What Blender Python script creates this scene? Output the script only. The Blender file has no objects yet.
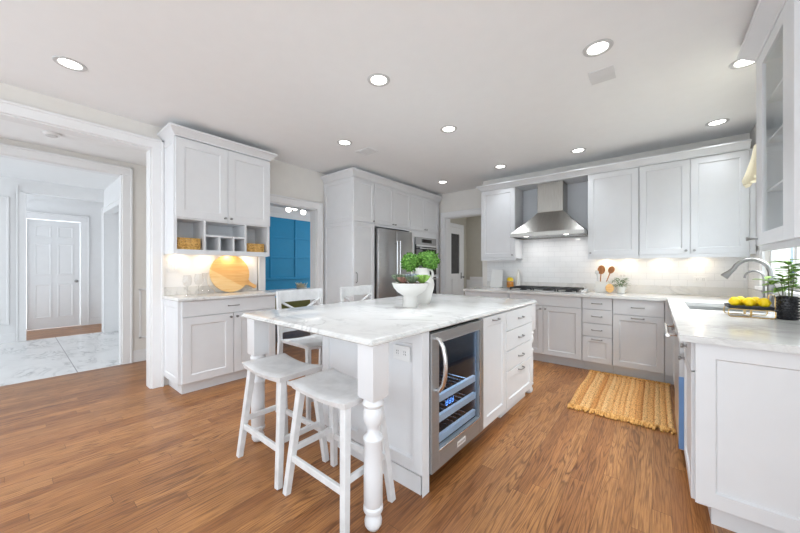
import bpy, bmesh, math, random
from mathutils import Matrix, Vector
R = math.radians
random.seed(7)
C = bpy.context.scene.collection
sc = bpy.context.scene

# ------------------------------------------------------------------ camera, world, exposure
cam_data = bpy.data.cameras.new('camera')
cam_data.sensor_width = 36.0
cam_data.lens = 36.0 * 315.8 / 800.0
cam_data.shift_y = 0.00125
cam_data.clip_start = 0.05
cam = bpy.data.objects.new('camera', cam_data)
C.objects.link(cam)
cam.location = (0, 0, 1.235)
cam.rotation_euler = (R(90), 0, R(39.09))
sc.camera = cam

world = bpy.data.worlds.new('world')
sc.world = world
world.use_nodes = True
bg = world.node_tree.nodes['Background']
bg.inputs[0].default_value = (0.86, 0.935, 1.0, 1)
bg.inputs[1].default_value = 1.95

try: sc.cycles.transparent_max_bounces = 24
except Exception: pass
sc.view_settings.view_transform = 'Standard'
sc.view_settings.look = 'None'
sc.view_settings.gamma = 1.0
sc.view_settings.use_curve_mapping = False
sc.view_settings.exposure = 0.37
LAMP_W = 4.2            # one recessed ceiling lamp
PUCK_W = 0.35             # one warm lamp under a wall cabinet

def area_lamp(name, loc, rot, sx, sy, watts, col=(0.95, 0.98, 1.0)):
    l = bpy.data.lights.new(name, 'AREA'); l.shape = 'RECTANGLE'; l.size = sx; l.size_y = sy; l.energy = watts; l.color = col
    o = bpy.data.objects.new(name, l); C.objects.link(o); o.location = loc; o.rotation_euler = rot
# daylight in the mudroom is a fill lamp added to brighten its walls
# sky light falling in through the window over the sink
area_lamp('window_daylight', (2.3, 3.75, 3.3), (0, R(48), 0), 1.6, 1.6, 170)
area_lamp('mudroom_fill', (-1.95, 6.3, 1.4), (0, R(90), 0), 1.6, 0.8, 5)

# ------------------------------------------------------------------ helpers
XF = Matrix.Identity(4)
WM = {}

def V(*a): return Vector(a)

def tag(o, label=None, cat=None, group=None, kind=None):
    if label: o['label'] = label
    if cat: o['category'] = cat
    if group: o['group'] = group
    if kind: o['kind'] = kind
    return o

def thing(name, label, cat, loc=(0, 0, 0), group=None):
    o = bpy.data.objects.new(name, None)
    o.empty_display_size = 0.1
    C.objects.link(o)
    m = XF @ Matrix.Translation(loc)
    o.matrix_world = m
    WM[o.name] = m
    return tag(o, label, cat, group)

class MB:
    def __init__(s): s.bm = bmesh.new()
    def _bev(s, vs, bev, seg=1):
        if bev > 0:
            es = list({e for v in vs for e in v.link_edges})
            bmesh.ops.bevel(s.bm, geom=es, offset=bev, segments=seg, affect='EDGES', profile=0.5)
    def box(s, a, b, bev=0.0, seg=1):
        x0, x1 = sorted((a[0], b[0])); y0, y1 = sorted((a[1], b[1])); z0, z1 = sorted((a[2], b[2]))
        vs = [s.bm.verts.new(p) for p in ((x0,y0,z0),(x1,y0,z0),(x1,y1,z0),(x0,y1,z0),(x0,y0,z1),(x1,y0,z1),(x1,y1,z1),(x0,y1,z1))]
        for f in ((0,3,2,1),(4,5,6,7),(0,1,5,4),(1,2,6,5),(2,3,7,6),(3,0,4,7)):
            s.bm.faces.new([vs[i] for i in f])
        s._bev(vs, bev, seg)
        return s
    def hexa(s, lo, hi, bev=0.0):
        """eight corners: four below, four above, both counter-clockwise"""
        vs = [s.bm.verts.new(p) for p in list(lo) + list(hi)]
        for f in ((0,3,2,1),(4,5,6,7),(0,1,5,4),(1,2,6,5),(2,3,7,6),(3,0,4,7)):
            s.bm.faces.new([vs[i] for i in f])
        s._bev(vs, bev)
        return s
    def bar(s, p0, p1, w, d, up=(0, 0, 1), bev=0.003, w1=None, d1=None):
        """straight bar of section w x d from p0 to p1"""
        p0 = Vector(p0); p1 = Vector(p1); t = (p1 - p0).normalized()
        up = Vector(up)
        if abs(t.dot(up)) > 0.98: up = Vector((0, 1, 0))
        a = t.cross(up).normalized(); b = a.cross(t).normalized()
        w1 = w1 or w; d1 = d1 or d
        q = lambda p, ww, dd: [p - a*ww/2 - b*dd/2, p + a*ww/2 - b*dd/2, p + a*ww/2 + b*dd/2, p - a*ww/2 + b*dd/2]
        return s.hexa(q(p0, w, d), q(p1, w1, d1), bev)
    def tube(s, pts, r, seg=8, closed=False, caps=True):
        pts = [Vector(p) for p in pts]; n = len(pts)
        rs = r if isinstance(r, (list, tuple)) else [r]*n
        tang = []
        for i in range(n):
            a = pts[(i-1) % n] if (closed or i > 0) else pts[i]
            b = pts[(i+1) % n] if (closed or i < n-1) else pts[i]
            tang.append((b - a).normalized())
        ref = Vector((0, 0, 1)) if abs(tang[0].z) < 0.9 else Vector((1, 0, 0))
        nrm = tang[0].cross(ref).normalized()
        rings = []
        for i in range(n):
            t = tang[i]
            nrm = (nrm - t*nrm.dot(t))
            nrm = nrm.normalized() if nrm.length > 1e-6 else t.orthogonal().normalized()
            bi = t.cross(nrm)
            rings.append([s.bm.verts.new(pts[i] + (nrm*math.cos(2*math.pi*k/seg) + bi*math.sin(2*math.pi*k/seg))*rs[i]) for k in range(seg)])
        m = n if closed else n-1
        for i in range(m):
            A, B = rings[i], rings[(i+1) % n]
            for k in range(seg):
                s.bm.faces.new((A[k], A[(k+1) % seg], B[(k+1) % seg], B[k]))
        if caps and not closed:
            s.bm.faces.new(rings[0][::-1]); s.bm.faces.new(rings[-1])
        return s
    def lathe(s, prof, c=(0, 0, 0), seg=24, axis=(0, 0, 1), sx=1.0, sy=1.0):
        """profile of (radius, height) about an axis through c"""
        ax = Vector(axis).normalized()
        q = Vector((0, 0, 1)).rotation_difference(ax).to_matrix()
        c = Vector(c); rings = []
        for (r, z) in prof:
            if r < 1e-5:
                rings.append([s.bm.verts.new(c + q @ Vector((0, 0, z)))])
            else:
                rings.append([s.bm.verts.new(c + q @ Vector((r*sx*math.cos(2*math.pi*k/seg), r*sy*math.sin(2*math.pi*k/seg), z))) for k in range(seg)])
        for A, B in zip(rings, rings[1:]):
            if len(A) == 1 and len(B) == 1: continue
            for k in range(seg):
                k2 = (k+1) % seg
                if len(A) == 1: s.bm.faces.new((A[0], B[k2], B[k]))
                elif len(B) == 1: s.bm.faces.new((A[k], A[k2], B[0]))
                else: s.bm.faces.new((A[k], A[k2], B[k2], B[k]))
        if len(rings[0]) > 1: s.bm.faces.new(rings[0][::-1])
        if len(rings[-1]) > 1: s.bm.faces.new(rings[-1])
        return s
    def loft(s, rings):
        """closed loops with equal numbers of points, capped at both ends"""
        L = [[s.bm.verts.new(p) for p in r] for r in rings]
        n = len(L[0])
        for A, B in zip(L, L[1:]):
            for k in range(n):
                s.bm.faces.new((A[k], A[(k+1) % n], B[(k+1) % n], B[k]))
        s.bm.faces.new(L[0][::-1]); s.bm.faces.new(L[-1])
        return s
    def rects(s, x0, x1, y0, y1, prof, l=1, r=1, f=1, b=1):
        """loft of rectangles: profile of (outward offset, z); l r f b switch the sides that flare"""
        return s.loft([[(x0-o*l, y0-o*f, z), (x1+o*r, y0-o*f, z), (x1+o*r, y1+o*b, z), (x0-o*l, y1+o*b, z)] for o, z in prof])
    def panel(s, o, u, n, w, h, t=0.02, rail=0.06, rec=0.008, v=(0, 0, 1), slope=0.008):
        """shaker front: outer block of w x h x t, centre sunk by rec"""
        o = Vector(o); u = Vector(u); n = Vector(n); v = Vector(v); c = 0.0015
        def rect(i, d): return [s.bm.verts.new(o + u*a + v*b2 + n*d) for a, b2 in ((i, i), (w-i, i), (w-i, h-i), (i, h-i))]
        rs = [rect(0, 0), rect(0, t-c), rect(c, t)]
        if rail: rs += [rect(rail, t), rect(rail+slope, t-rec)]
        for A, B in zip(rs, rs[1:]):
            for k in range(4): s.bm.faces.new((A[k], A[(k+1) % 4], B[(k+1) % 4], B[k]))
        s.bm.faces.new(rs[0][::-1]); s.bm.faces.new(rs[-1])
        return s
    def sphere(s, c, r, sc3=(1, 1, 1), seg=16, rot=None):
        m = Matrix.Translation(c) @ (rot or Matrix.Identity(4)) @ Matrix.Diagonal((sc3[0]*r, sc3[1]*r, sc3[2]*r, 1))
        bmesh.ops.create_uvsphere(s.bm, u_segments=seg, v_segments=max(6, seg//2), radius=1, matrix=m)
        return s
    def prism(s, poly, o, u, v, n, d):
        o = Vector(o); u = Vector(u); v = Vector(v); n = Vector(n)
        A = [s.bm.verts.new(o + u*a + v*b) for a, b in poly]
        B = [s.bm.verts.new(o + u*a + v*b + n*d) for a, b in poly]
        k = len(poly)
        for i in range(k): s.bm.faces.new((A[i], A[(i+1) % k], B[(i+1) % k], B[i]))
        s.bm.faces.new(A[::-1]); s.bm.faces.new(B)
        return s
    def cells(s, xs, ys, on, z0, z1):
        """plan of rectangular cells extruded from z0 to z1 with shared walls removed"""
        vt = {}
        def g(i, j, k):
            if (i, j, k) not in vt: vt[(i, j, k)] = s.bm.verts.new((xs[i], ys[j], (z0, z1)[k]))
            return vt[(i, j, k)]
        nx, ny = len(xs)-1, len(ys)-1
        ok = lambda i, j: 0 <= i < nx and 0 <= j < ny and on(i, j)
        for i in range(nx):
            for j in range(ny):
                if not ok(i, j): continue
                s.bm.faces.new((g(i,j,1), g(i+1,j,1), g(i+1,j+1,1), g(i,j+1,1)))
                s.bm.faces.new((g(i,j,0), g(i,j+1,0), g(i+1,j+1,0), g(i+1,j,0)))
                if not ok(i, j-1): s.bm.faces.new((g(i,j,0), g(i+1,j,0), g(i+1,j,1), g(i,j,1)))
                if not ok(i, j+1): s.bm.faces.new((g(i,j+1,0), g(i,j+1,1), g(i+1,j+1,1), g(i+1,j+1,0)))
                if not ok(i-1, j): s.bm.faces.new((g(i,j,0), g(i,j,1), g(i,j+1,1), g(i,j+1,0)))
                if not ok(i+1, j): s.bm.faces.new((g(i+1,j,0), g(i+1,j+1,0), g(i+1,j+1,1), g(i+1,j,1)))
        return s
    def build(s, name, mat, parent=None, label=None, cat=None, group=None, kind=None, smooth=40, fix=True):
        bm = s.bm
        if fix: bmesh.ops.recalc_face_normals(bm, faces=bm.faces)
        bm.transform(XF)
        o = bpy.data.objects.new(name, bpy.data.meshes.new(name))
        if parent is not None:
            bm.transform(WM[parent.name].inverted())
            m = WM[parent.name]
            o.parent = parent
        else:
            lo = Vector([min(v.co[i] for v in bm.verts) for i in range(3)]); hi = Vector([max(v.co[i] for v in bm.verts) for i in range(3)])
            base = Vector(((lo.x+hi.x)/2, (lo.y+hi.y)/2, lo.z))
            bm.transform(Matrix.Translation(-base))
            o.location = base
            m = Matrix.Translation(base)
        bm.to_mesh(o.data); bm.free()
        C.objects.link(o)
        WM[o.name] = m
        if smooth:
            for p in o.data.polygons: p.use_smooth = True
            try: o.data.set_sharp_from_angle(angle=R(smooth))
            except Exception: pass
        for mm in (mat if isinstance(mat, (list, tuple)) else [mat]): o.data.materials.append(mm)
        return tag(o, label, cat, group, kind)

def copy_tree(o, parent=None):
    c = o.copy(); C.objects.link(c)
    if parent is not None: c.parent = parent
    for ch in list(o.children): copy_tree(ch, c)
    return c

# ------------------------------------------------------------------ materials
class NT:
    def __init__(s, name):
        s.m = bpy.data.materials.new(name); s.m.use_nodes = True
        s.t = s.m.node_tree; s.p = s.t.nodes['Principled BSDF']
    def n(s, typ, **kw):
        nd = s.t.nodes.new(typ)
        for k, v in kw.items():
            if k.startswith('_'): nd.inputs[k[1:].replace('_', ' ')].default_value = v
            else: setattr(nd, k, v)
        return nd
    def l(s, a, b): s.t.links.new(a, b)
    def coord(s, scale=(1, 1, 1), out='Object', rot=(0, 0, 0)):
        tc = s.n('ShaderNodeTexCoord'); mp = s.n('ShaderNodeMapping')
        mp.inputs['Scale'].default_value = scale; mp.inputs['Rotation'].default_value = rot
        s.l(tc.outputs[out], mp.inputs[0]); return mp.outputs[0]
    def ramp(s, fac, stops):
        r = s.n('ShaderNodeValToRGB'); e = r.color_ramp.elements
        while len(e) < len(stops): e.new(0.5)
        for x, (p, c) in zip(e, stops):
            x.position = p; x.color = (*c, 1) if len(c) == 3 else c
        s.l(fac, r.inputs[0]); return r.outputs[0]
    def noise(s, vec, scale, detail=4, rough=0.5, dist=0.0):
        n = s.n('ShaderNodeTexNoise'); n.inputs['Scale'].default_value = scale
        n.inputs['Detail'].default_value = detail; n.inputs['Roughness'].default_value = rough
        n.inputs['Distortion'].default_value = dist
        s.l(vec, n.inputs['Vector']); return n.outputs['Fac']
    def bump(s, h, strength=0.2, dist=0.01):
        b = s.n('ShaderNodeBump'); b.inputs['Strength'].default_value = strength; b.inputs['Distance'].default_value = dist
        s.l(h, b.inputs['Height']); s.l(b.outputs[0], s.p.inputs['Normal'])
    def math(s, op, a, b=None):
        m = s.n('ShaderNodeMath', operation=op)
        for i, x in enumerate((a, b)):
            if x is None: continue
            if isinstance(x, (int, float)): m.inputs[i].default_value = x
            else: s.l(x, m.inputs[i])
        return m.outputs[0]
    def mix(s, fac, a, b, mode='MIX'):
        m = s.n('ShaderNodeMix', data_type='RGBA', blend_type=mode)
        for sock, x in ((m.inputs[0], fac), (m.inputs[6], a), (m.inputs[7], b)):
            if isinstance(x, (int, float)): sock.default_value = x
            elif isinstance(x, (tuple, list)): sock.default_value = (*x, 1) if len(x) == 3 else x
            else: s.l(x, sock)
        return m.outputs[2]

def srgb(r, g, b):
    f = lambda c: (c/255/12.92) if c/255 <= 0.04045 else ((c/255+0.055)/1.055)**2.4
    return (f(r), f(g), f(b))

def paint(name, col, rough=0.45, metal=0.0, var=0.03, scale=9.0, bump=0.0, bscale=200, spec=0.5, coat=0.0):
    k = NT(name); v = k.coord()
    f = k.noise(v, scale, 3)
    k.l(k.ramp(f, [(0.3, tuple(c*(1-var) for c in col)), (0.7, tuple(min(1, c*(1+var)) for c in col))]), k.p.inputs['Base Color'])
    k.p.inputs['Roughness'].default_value = rough; k.p.inputs['Metallic'].default_value = metal
    k.p.inputs['Specular IOR Level'].default_value = spec
    k.p.inputs['Coat Weight'].default_value = coat
    if bump: k.bump(k.noise(v, bscale, 2), bump, 0.002)
    return k.m

M = {}
M['cabinet'] = paint('cabinet_paint', (0.775, 0.785, 0.803), 0.38, var=0.012)
M['cabinet_shaded'] = paint('cabinet_paint_shaded', (0.69, 0.702, 0.722), 0.38, var=0.012)  # cabinet paint copy: range-end shade and cooling against floor bounce put into the colour
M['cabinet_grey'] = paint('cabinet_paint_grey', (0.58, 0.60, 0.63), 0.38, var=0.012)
M['trim'] = paint('trim_paint', (0.84, 0.84, 0.845), 0.4, var=0.01)
M['wall'] = paint('wall_paint', (0.80, 0.775, 0.735), 0.7, var=0.012, bump=0.05)
M['wall_white'] = paint('hall_wall_paint', (0.84, 0.84, 0.845), 0.6, var=0.01)
M['wall_tan'] = paint('mudroom_wall_paint', (0.52, 0.49, 0.42), 0.7, var=0.02)
M['ceiling'] = paint('ceiling_paint', (0.91, 0.915, 0.92), 0.8, var=0.008)
M['blue'] = paint('blue_wall_paint', srgb(14, 146, 196), 0.45, var=0.02)
M['stool'] = paint('worn_white_paint', (0.73, 0.735, 0.74), 0.42, var=0.09, scale=14)
M['ceramic'] = paint('white_ceramic', (0.77, 0.755, 0.72), 0.35, var=0.02)
M['white_plastic'] = paint('white_plastic', (0.82, 0.82, 0.82), 0.3, var=0.01)
M['black'] = paint('black_iron', (0.015, 0.015, 0.017), 0.45, var=0.15)
M['black_pot'] = paint('black_glaze', (0.022, 0.022, 0.026), 0.3, var=0.2)
M['dark'] = paint('dark_void', (0.01, 0.01, 0.012), 0.6)
M['gold'] = paint('brass', (0.75, 0.52, 0.22), 0.28, 1.0, var=0.06)
M['nickel'] = paint('brushed_nickel', (0.34, 0.335, 0.33), 0.3, 1.0, var=0.05)
M['chrome'] = paint('polished_handle', (0.72, 0.72, 0.73), 0.16, 1.0, var=0.02)
M['lemon'] = paint('lemon_peel', srgb(255, 214, 8), 0.4, var=0.06, scale=20, bump=0.25, bscale=300)
M['leaf'] = paint('leaf_green', srgb(140, 180, 84), 0.5, var=0.45, scale=25)
M['leaf_dark'] = paint('sage_leaf', srgb(96, 128, 84), 0.55, var=0.35, scale=40)
M['succulent'] = paint('succulent_green', srgb(96, 112, 88), 0.5, var=0.35, scale=30)
M['soil'] = paint('soil', srgb(110, 82, 58), 0.9, var=0.3, scale=60)
M['stem'] = paint('plant_stem', srgb(122, 136, 70), 0.6, var=0.2)
M['fabric'] = paint('cream_fabric', srgb(246, 236, 206), 0.85, var=0.05, scale=12, bump=0.2)
M['olive'] = paint('olive_fabric', srgb(128, 124, 72), 0.85, var=0.1, bump=0.2)
M['blue_film'] = paint('blue_film', srgb(118, 156, 205), 0.3, var=0.04)
M['amber'] = paint('amber_glaze', srgb(205, 130, 40), 0.3, var=0.2, scale=50)
M['paper'] = paint('white_paper', (0.86, 0.86, 0.85), 0.7, var=0.02)
M['house'] = paint('house_siding', srgb(176, 168, 152), 0.8, var=0.03)
M['ring'] = paint('lamp_ring_paint', (0.62, 0.62, 0.62), 0.4)
M['pale_glass'] = paint('pale_blue_pane', srgb(92, 132, 165), 0.15, var=0.05)
M['deep_blue'] = paint('deep_blue_fabric', srgb(10, 84, 150), 0.7, var=0.1)
M['paving'] = paint('paving', srgb(170, 166, 158), 0.8, var=0.08)
M['green_hull'] = paint('moss', srgb(92, 150, 48), 0.8, var=0.4, scale=60, bump=0.8, bscale=120)

def steel(name, col=(0.50, 0.50, 0.51), rough=0.3, streak=(2, 2, 120)):
    k = NT(name); v = k.coord(streak)
    f = k.noise(v, 3.0, 3, 0.6)
    k.l(k.ramp(f, [(0.3, tuple(c*0.9 for c in col)), (0.7, tuple(c*1.08 for c in col))]), k.p.inputs['Base Color'])
    k.p.inputs['Metallic'].default_value = 1.0
    k.l(k.math('MULTIPLY_ADD', f, 0.12), k.p.inputs['Roughness'])
    k.t.nodes[-1].inputs[2].default_value = rough-0.06
    return k.m
M['steel'] = steel('stainless_steel', (0.60, 0.605, 0.61), 0.36)
M['steel_cooler'] = steel('cooler_stainless', (0.40, 0.405, 0.41), 0.42)
M['steel_cooler'].node_tree.nodes['Principled BSDF'].inputs['Metallic'].default_value = 0.65
M['steel_hood'] = steel('stainless_hood', (0.37, 0.355, 0.33), 0.32, (60, 2, 2))
M['steel_dark'] = steel('dark_stainless', (0.33, 0.33, 0.335), 0.32)

def marble(name, base=(0.83, 0.825, 0.81), vein=(0.50, 0.49, 0.475), scale=1.6, amount=0.5, rough=0.14, grout=None):
    k = NT(name)
    v = k.coord((1.0, 1.8, 1.0), rot=(0, 0, 0.5))
    n1 = k.noise(v, scale, 8, 0.62, 1.6)
    vein_f = k.math('ABSOLUTE', k.math('SUBTRACT', n1, 0.5))
    line = k.ramp(vein_f, [(0.0, (1, 1, 1)), (0.022, (0.35,)*3), (0.06, (0, 0, 0))])
    mask = k.ramp(k.noise(v, scale*0.9, 2), [(0.42, (0, 0, 0)), (0.62, (1, 1, 1))])
    cloud = k.ramp(k.noise(v, scale*2.2, 5), [(0.35, tuple(c*0.95 for c in base)), (0.7, base)])
    f = k.math('MULTIPLY', k.math('MULTIPLY', line, mask), amount)
    col = k.mix(f, cloud, vein)
    if grout:
        tc = k.n('ShaderNodeTexCoord'); sp = k.n('ShaderNodeSeparateXYZ'); k.l(tc.outputs['Object'], sp.inputs[0])
        g = k.math('LESS_THAN', k.math('ABSOLUTE', k.math('SUBTRACT', k.math('FRACT', k.math('DIVIDE', k.math('SUBTRACT', sp.outputs[1], grout[0]), grout[1])), 0.5)), 0.006)
        col = k.mix(g, col, (0.35, 0.35, 0.35))
    k.l(col, k.p.inputs['Base Color'])
    k.p.inputs['Roughness'].default_value = rough
    return k.m
M['marble'] = marble('counter_marble', (0.77, 0.765, 0.75), (0.45, 0.44, 0.43), 1.6, 0.7)

def wood_floor(name):
    k = NT(name)
    tc = k.n('ShaderNodeTexCoord'); sp = k.n('ShaderNodeSeparateXYZ'); k.l(tc.outputs['Object'], sp.inputs[0])
    W, LN = 0.076, 1.5
    xr = k.math('DIVIDE', sp.outputs[0], W); row = k.math('FLOOR', xr)
    wn = k.n('ShaderNodeTexWhiteNoise', noise_dimensions='1D'); k.l(row, wn.inputs['W'])
    yr = k.math('ADD', k.math('DIVIDE', sp.outputs[1], LN), k.math('MULTIPLY', wn.outputs['Value'], 13.0)); brd = k.math('FLOOR', yr)
    idv = k.n('ShaderNodeCombineXYZ'); k.l(row, idv.inputs[0]); k.l(brd, idv.inputs[1])
    w2 = k.n('ShaderNodeTexWhiteNoise', noise_dimensions='2D'); k.l(idv.outputs[0], w2.inputs['Vector'])
    rnd = w2.outputs['Value']
    def edge(v, half):
        f = k.math('FRACT', v); return k.math('LESS_THAN', k.math('MINIMUM', f, k.math('SUBTRACT', 1.0, f)), half)
    seam = k.math('MAXIMUM', edge(xr, 0.010), edge(yr, 0.0007))
    # grain runs along the boards and starts afresh on each
    gv = k.n('ShaderNodeCombineXYZ')
    k.l(k.math('ADD', sp.outputs[1], k.math('MULTIPLY', rnd, 37.0)), gv.inputs[0]); k.l(k.math('ADD', sp.outputs[0], k.math('MULTIPLY', rnd, 11.0)), gv.inputs[1])
    mp = k.n('ShaderNodeMapping'); mp.inputs['Scale'].default_value = (0.95, 13.0, 1.0); k.l(gv.outputs[0], mp.inputs[0])
    n1 = k.noise(mp.outputs[0], 1.0, 2, 0.45, 0.3)
    rings = k.math('SINE', k.math('MULTIPLY', n1, 85.0))          # cathedral figure
    rf = k.ramp(k.math('ADD', k.math('MULTIPLY', rings, 0.5), 0.5), [(0.0, (0, 0, 0)), (0.30, (0.8,)*3), (1.0, (1, 1, 1))])
    mp2 = k.n('ShaderNodeMapping'); mp2.inputs['Scale'].default_value = (6.0, 170.0, 1.0); k.l(gv.outputs[0], mp2.inputs[0])
    n2 = k.noise(mp2.outputs[0], 1.0, 4, 0.6)
    base = k.ramp(rnd, [(0.0, srgb(154, 100, 56)), (0.4, srgb(178, 120, 70)), (0.7, srgb(193, 136, 82)), (1.0, srgb(164, 109, 62))])
    fig = k.ramp(k.noise(k.coord(), 1.7, 2), [(0.35, (0.30,)*3), (0.65, (0.80,)*3)])
    dark = k.mix(fig, base, srgb(92, 52, 24))
    col = k.mix(rf, dark, base)
    col = k.mix(k.ramp(n2, [(0.36, (0.52,)*3), (0.56, (0, 0, 0))]), col, srgb(96, 54, 26))
    big = k.ramp(k.noise(k.coord(), 0.9, 2), [(0.3, (0.88,)*3), (0.7, (1.05,)*3)])
    col = k.mix(1.0, col, big, 'MULTIPLY')
    col = k.mix(k.math('MULTIPLY', seam, 0.75), col, srgb(58, 32, 18))
    k.l(col, k.p.inputs['Base Color'])
    k.l(k.ramp(n2, [(0.3, (0.40,)*3), (0.7, (0.28,)*3)]), k.p.inputs['Roughness'])
    k.bump(k.math('SUBTRACT', k.math('MULTIPLY', n2, 0.25), seam), 0.12, 0.003)
    return k.m
M['floor'] = wood_floor('oak_strip_floor')

def tiles(name):
    k = NT(name)
    tc = k.n('ShaderNodeTexCoord'); sp = k.n('ShaderNodeSeparateXYZ'); k.l(tc.outputs['Object'], sp.inputs[0])
    cb = k.n('ShaderNodeCombineXYZ'); k.l(k.math('ADD', sp.outputs[0], sp.outputs[1]), cb.inputs[0]); k.l(sp.outputs[2], cb.inputs[1])
    br = k.n('ShaderNodeTexBrick'); br.offset = 0.5
    for kk, vv in (('Scale', 1.0), ('Mortar Size', 0.0014), ('Mortar Smooth', 0.3), ('Brick Width', 0.152), ('Row Height', 0.076)):
        br.inputs[kk].default_value = vv
    br.inputs['Color1'].default_value = (0.82, 0.825, 0.83, 1); br.inputs['Color2'].default_value = (0.85, 0.85, 0.855, 1); br.inputs['Mortar'].default_value = (0.66, 0.66, 0.67, 1)
    k.l(cb.outputs[0], br.inputs['Vector']); k.l(br.outputs['Color'], k.p.inputs['Base Color'])
    k.p.inputs['Roughness'].default_value = 0.15
    k.bump(k.math('SUBTRACT', 1.0, br.outputs['Fac']), 0.25, 0.002)
    return k.m
M['tile'] = tiles('white_subway_tile')

def board_wood(name, c1, c2, c3, scale=(3, 3, 40)):
    k = NT(name); v = k.coord(scale)
    n = k.noise(v, 1.0, 5, 0.6, 0.5)
    k.l(k.ramp(n, [(0.25, c1), (0.5, c2), (0.75, c3)]), k.p.inputs['Base Color'])
    k.p.inputs['Roughness'].default_value = 0.5
    return k.m
M['board'] = board_wood('maple_board', srgb(214, 156, 88), srgb(232, 182, 116), srgb(240, 200, 140))
M['board2'] = board_wood('pale_maple_board', srgb(222, 176, 108), srgb(240, 204, 146), srgb(246, 216, 164))
M['spoon'] = board_wood('spoon_wood', srgb(150, 92, 48), srgb(190, 124, 70), srgb(214, 156, 100), (20, 20, 6))

def woven(name, c1, c2, c3, scale=(60, 60, 60)):
    k = NT(name); v = k.coord(scale)
    n = k.noise(v, 1.0, 3, 0.6)
    k.l(k.ramp(n, [(0.3, c1), (0.5, c2), (0.72, c3)]), k.p.inputs['Base Color'])
    k.p.inputs['Roughness'].default_value = 0.85
    k.bump(n, 0.5, 0.004)
    return k.m
M['basket'] = woven('seagrass', srgb(140, 98, 44), srgb(222, 176, 100), srgb(246, 214, 146), (70, 70, 70))
M['jute_fringe'] = woven('jute', srgb(168, 112, 50), srgb(228, 172, 98), srgb(246, 204, 132), (90, 26, 60))
k = NT('jute'); tc = k.n('ShaderNodeTexCoord'); sp = k.n('ShaderNodeSeparateXYZ'); k.l(tc.outputs['Object'], sp.inputs[0])
wn = k.n('ShaderNodeTexWhiteNoise', noise_dimensions='1D'); k.l(k.math('FLOOR', k.math('MULTIPLY', k.math('ADD', sp.outputs[0], 0.36), 25.0)), wn.inputs['W'])
tone = k.ramp(wn.outputs['Value'], [(0.0, srgb(220, 156, 88)), (0.5, srgb(238, 182, 114)), (1.0, srgb(248, 204, 142))])
fib = k.noise(k.coord((150, 45, 60)), 1.0, 3, 0.6)
k.l(k.mix(k.ramp(fib, [(0.32, (0.8,)*3), (0.55, (0, 0, 0))]), tone, srgb(120, 74, 26)), k.p.inputs['Base Color'])
k.p.inputs['Roughness'].default_value = 0.85; k.bump(fib, 0.5, 0.004)
M['jute'] = k.m

def glass(name, tint=(1, 1, 1), rough=0.0, alpha_mix=0.0, ior=1.45):
    """clear pane: mostly lets light straight through, with a gloss reflection on top"""
    k = NT(name); out = k.t.nodes['Material Output']
    tr = k.n('ShaderNodeBsdfTransparent'); tr.inputs[0].default_value = (*tint, 1)
    gl = k.n('ShaderNodeBsdfGlossy'); gl.inputs['Roughness'].default_value = rough; gl.inputs[0].default_value = (1, 1, 1, 1)
    fr = k.n('ShaderNodeFresnel'); fr.inputs[0].default_value = ior
    ms = k.n('ShaderNodeMixShader'); geo = k.n('ShaderNodeNewGeometry'); k.l(k.math('MULTIPLY', k.math('ADD', fr.outputs[0], alpha_mix), k.math('SUBTRACT', 1.0, geo.outputs['Backfacing'])), ms.inputs[0]); k.l(tr.outputs[0], ms.inputs[1]); k.l(gl.outputs[0], ms.inputs[2])
    k.l(ms.outputs[0], out.inputs[0])
    return k.m
M['glass'] = glass('clear_glass', (0.96, 0.975, 0.97))
M['glass_wine'] = glass('wine_glass_glass', (0.90, 0.90, 0.90), 0.0, 0.03, 1.5)
M['glass_cooler'] = glass('tinted_glass', (0.80, 0.86, 0.92), 0.02, 0.0, 1.35)
M['black_glass'] = paint('black_glass', (0.012, 0.012, 0.014), 0.06, var=0.1)
M['grey_glass'] = paint('grey_door_glass', (0.07, 0.07, 0.075), 0.1, var=0.1)

def emit(name, col, strength):
    k = NT(name)
    k.p.inputs['Base Color'].default_value = (*col, 1)
    k.p.inputs['Emission Color'].default_value = (*col, 1); k.p.inputs['Emission Strength'].default_value = strength
    return k.m
M['lamp'] = emit('lamp_lens', (1.0, 0.97, 0.92), 6.0)
M['lamp_warm'] = emit('warm_lamp_lens', (1.0, 0.82, 0.55), 6.0)
M['display'] = emit('blue_display', (0.15, 0.4, 1.0), 2.0)
M['cooler_led'] = emit('cooler_light_strip', (0.45, 0.7, 1.0), 2.5)

UX, UY, UZ = (1, 0, 0), (0, 1, 0), (0, 0, 1)
NX, NY = (-1, 0, 0), (0, -1, 0)

def pull(parent, c, u, n, length=0.10, name='handle', out=0.028, r=0.0045):
    """arched bar pull centred at c, lying along u, standing off along n"""
    c = Vector(c); u = Vector(u); n = Vector(n); h = length/2
    pts = [c - u*h, c - u*h*0.96 + n*out*0.55, c - u*h*0.8 + n*out*0.88, c - u*h*0.3 + n*out, c + u*h*0.3 + n*out, c + u*h*0.8 + n*out*0.88, c + u*h*0.96 + n*out*0.55, c + u*h]
    return MB().tube(pts, [r*1.5, r*1.1, r, r, r, r, r*1.1, r*1.5], 8).build(name, M['nickel'], parent)

def knob(parent, c, n, name='knob', r=0.013):
    return MB().lathe([(r*0.75, 0), (r*0.6, 0.004), (r*0.42, 0.010), (r*0.5, 0.014), (r*0.95, 0.018), (r, 0.023), (r*0.8, 0.028), (0, 0.030)], c, 14, n).build(name, M['nickel'], parent)

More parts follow.
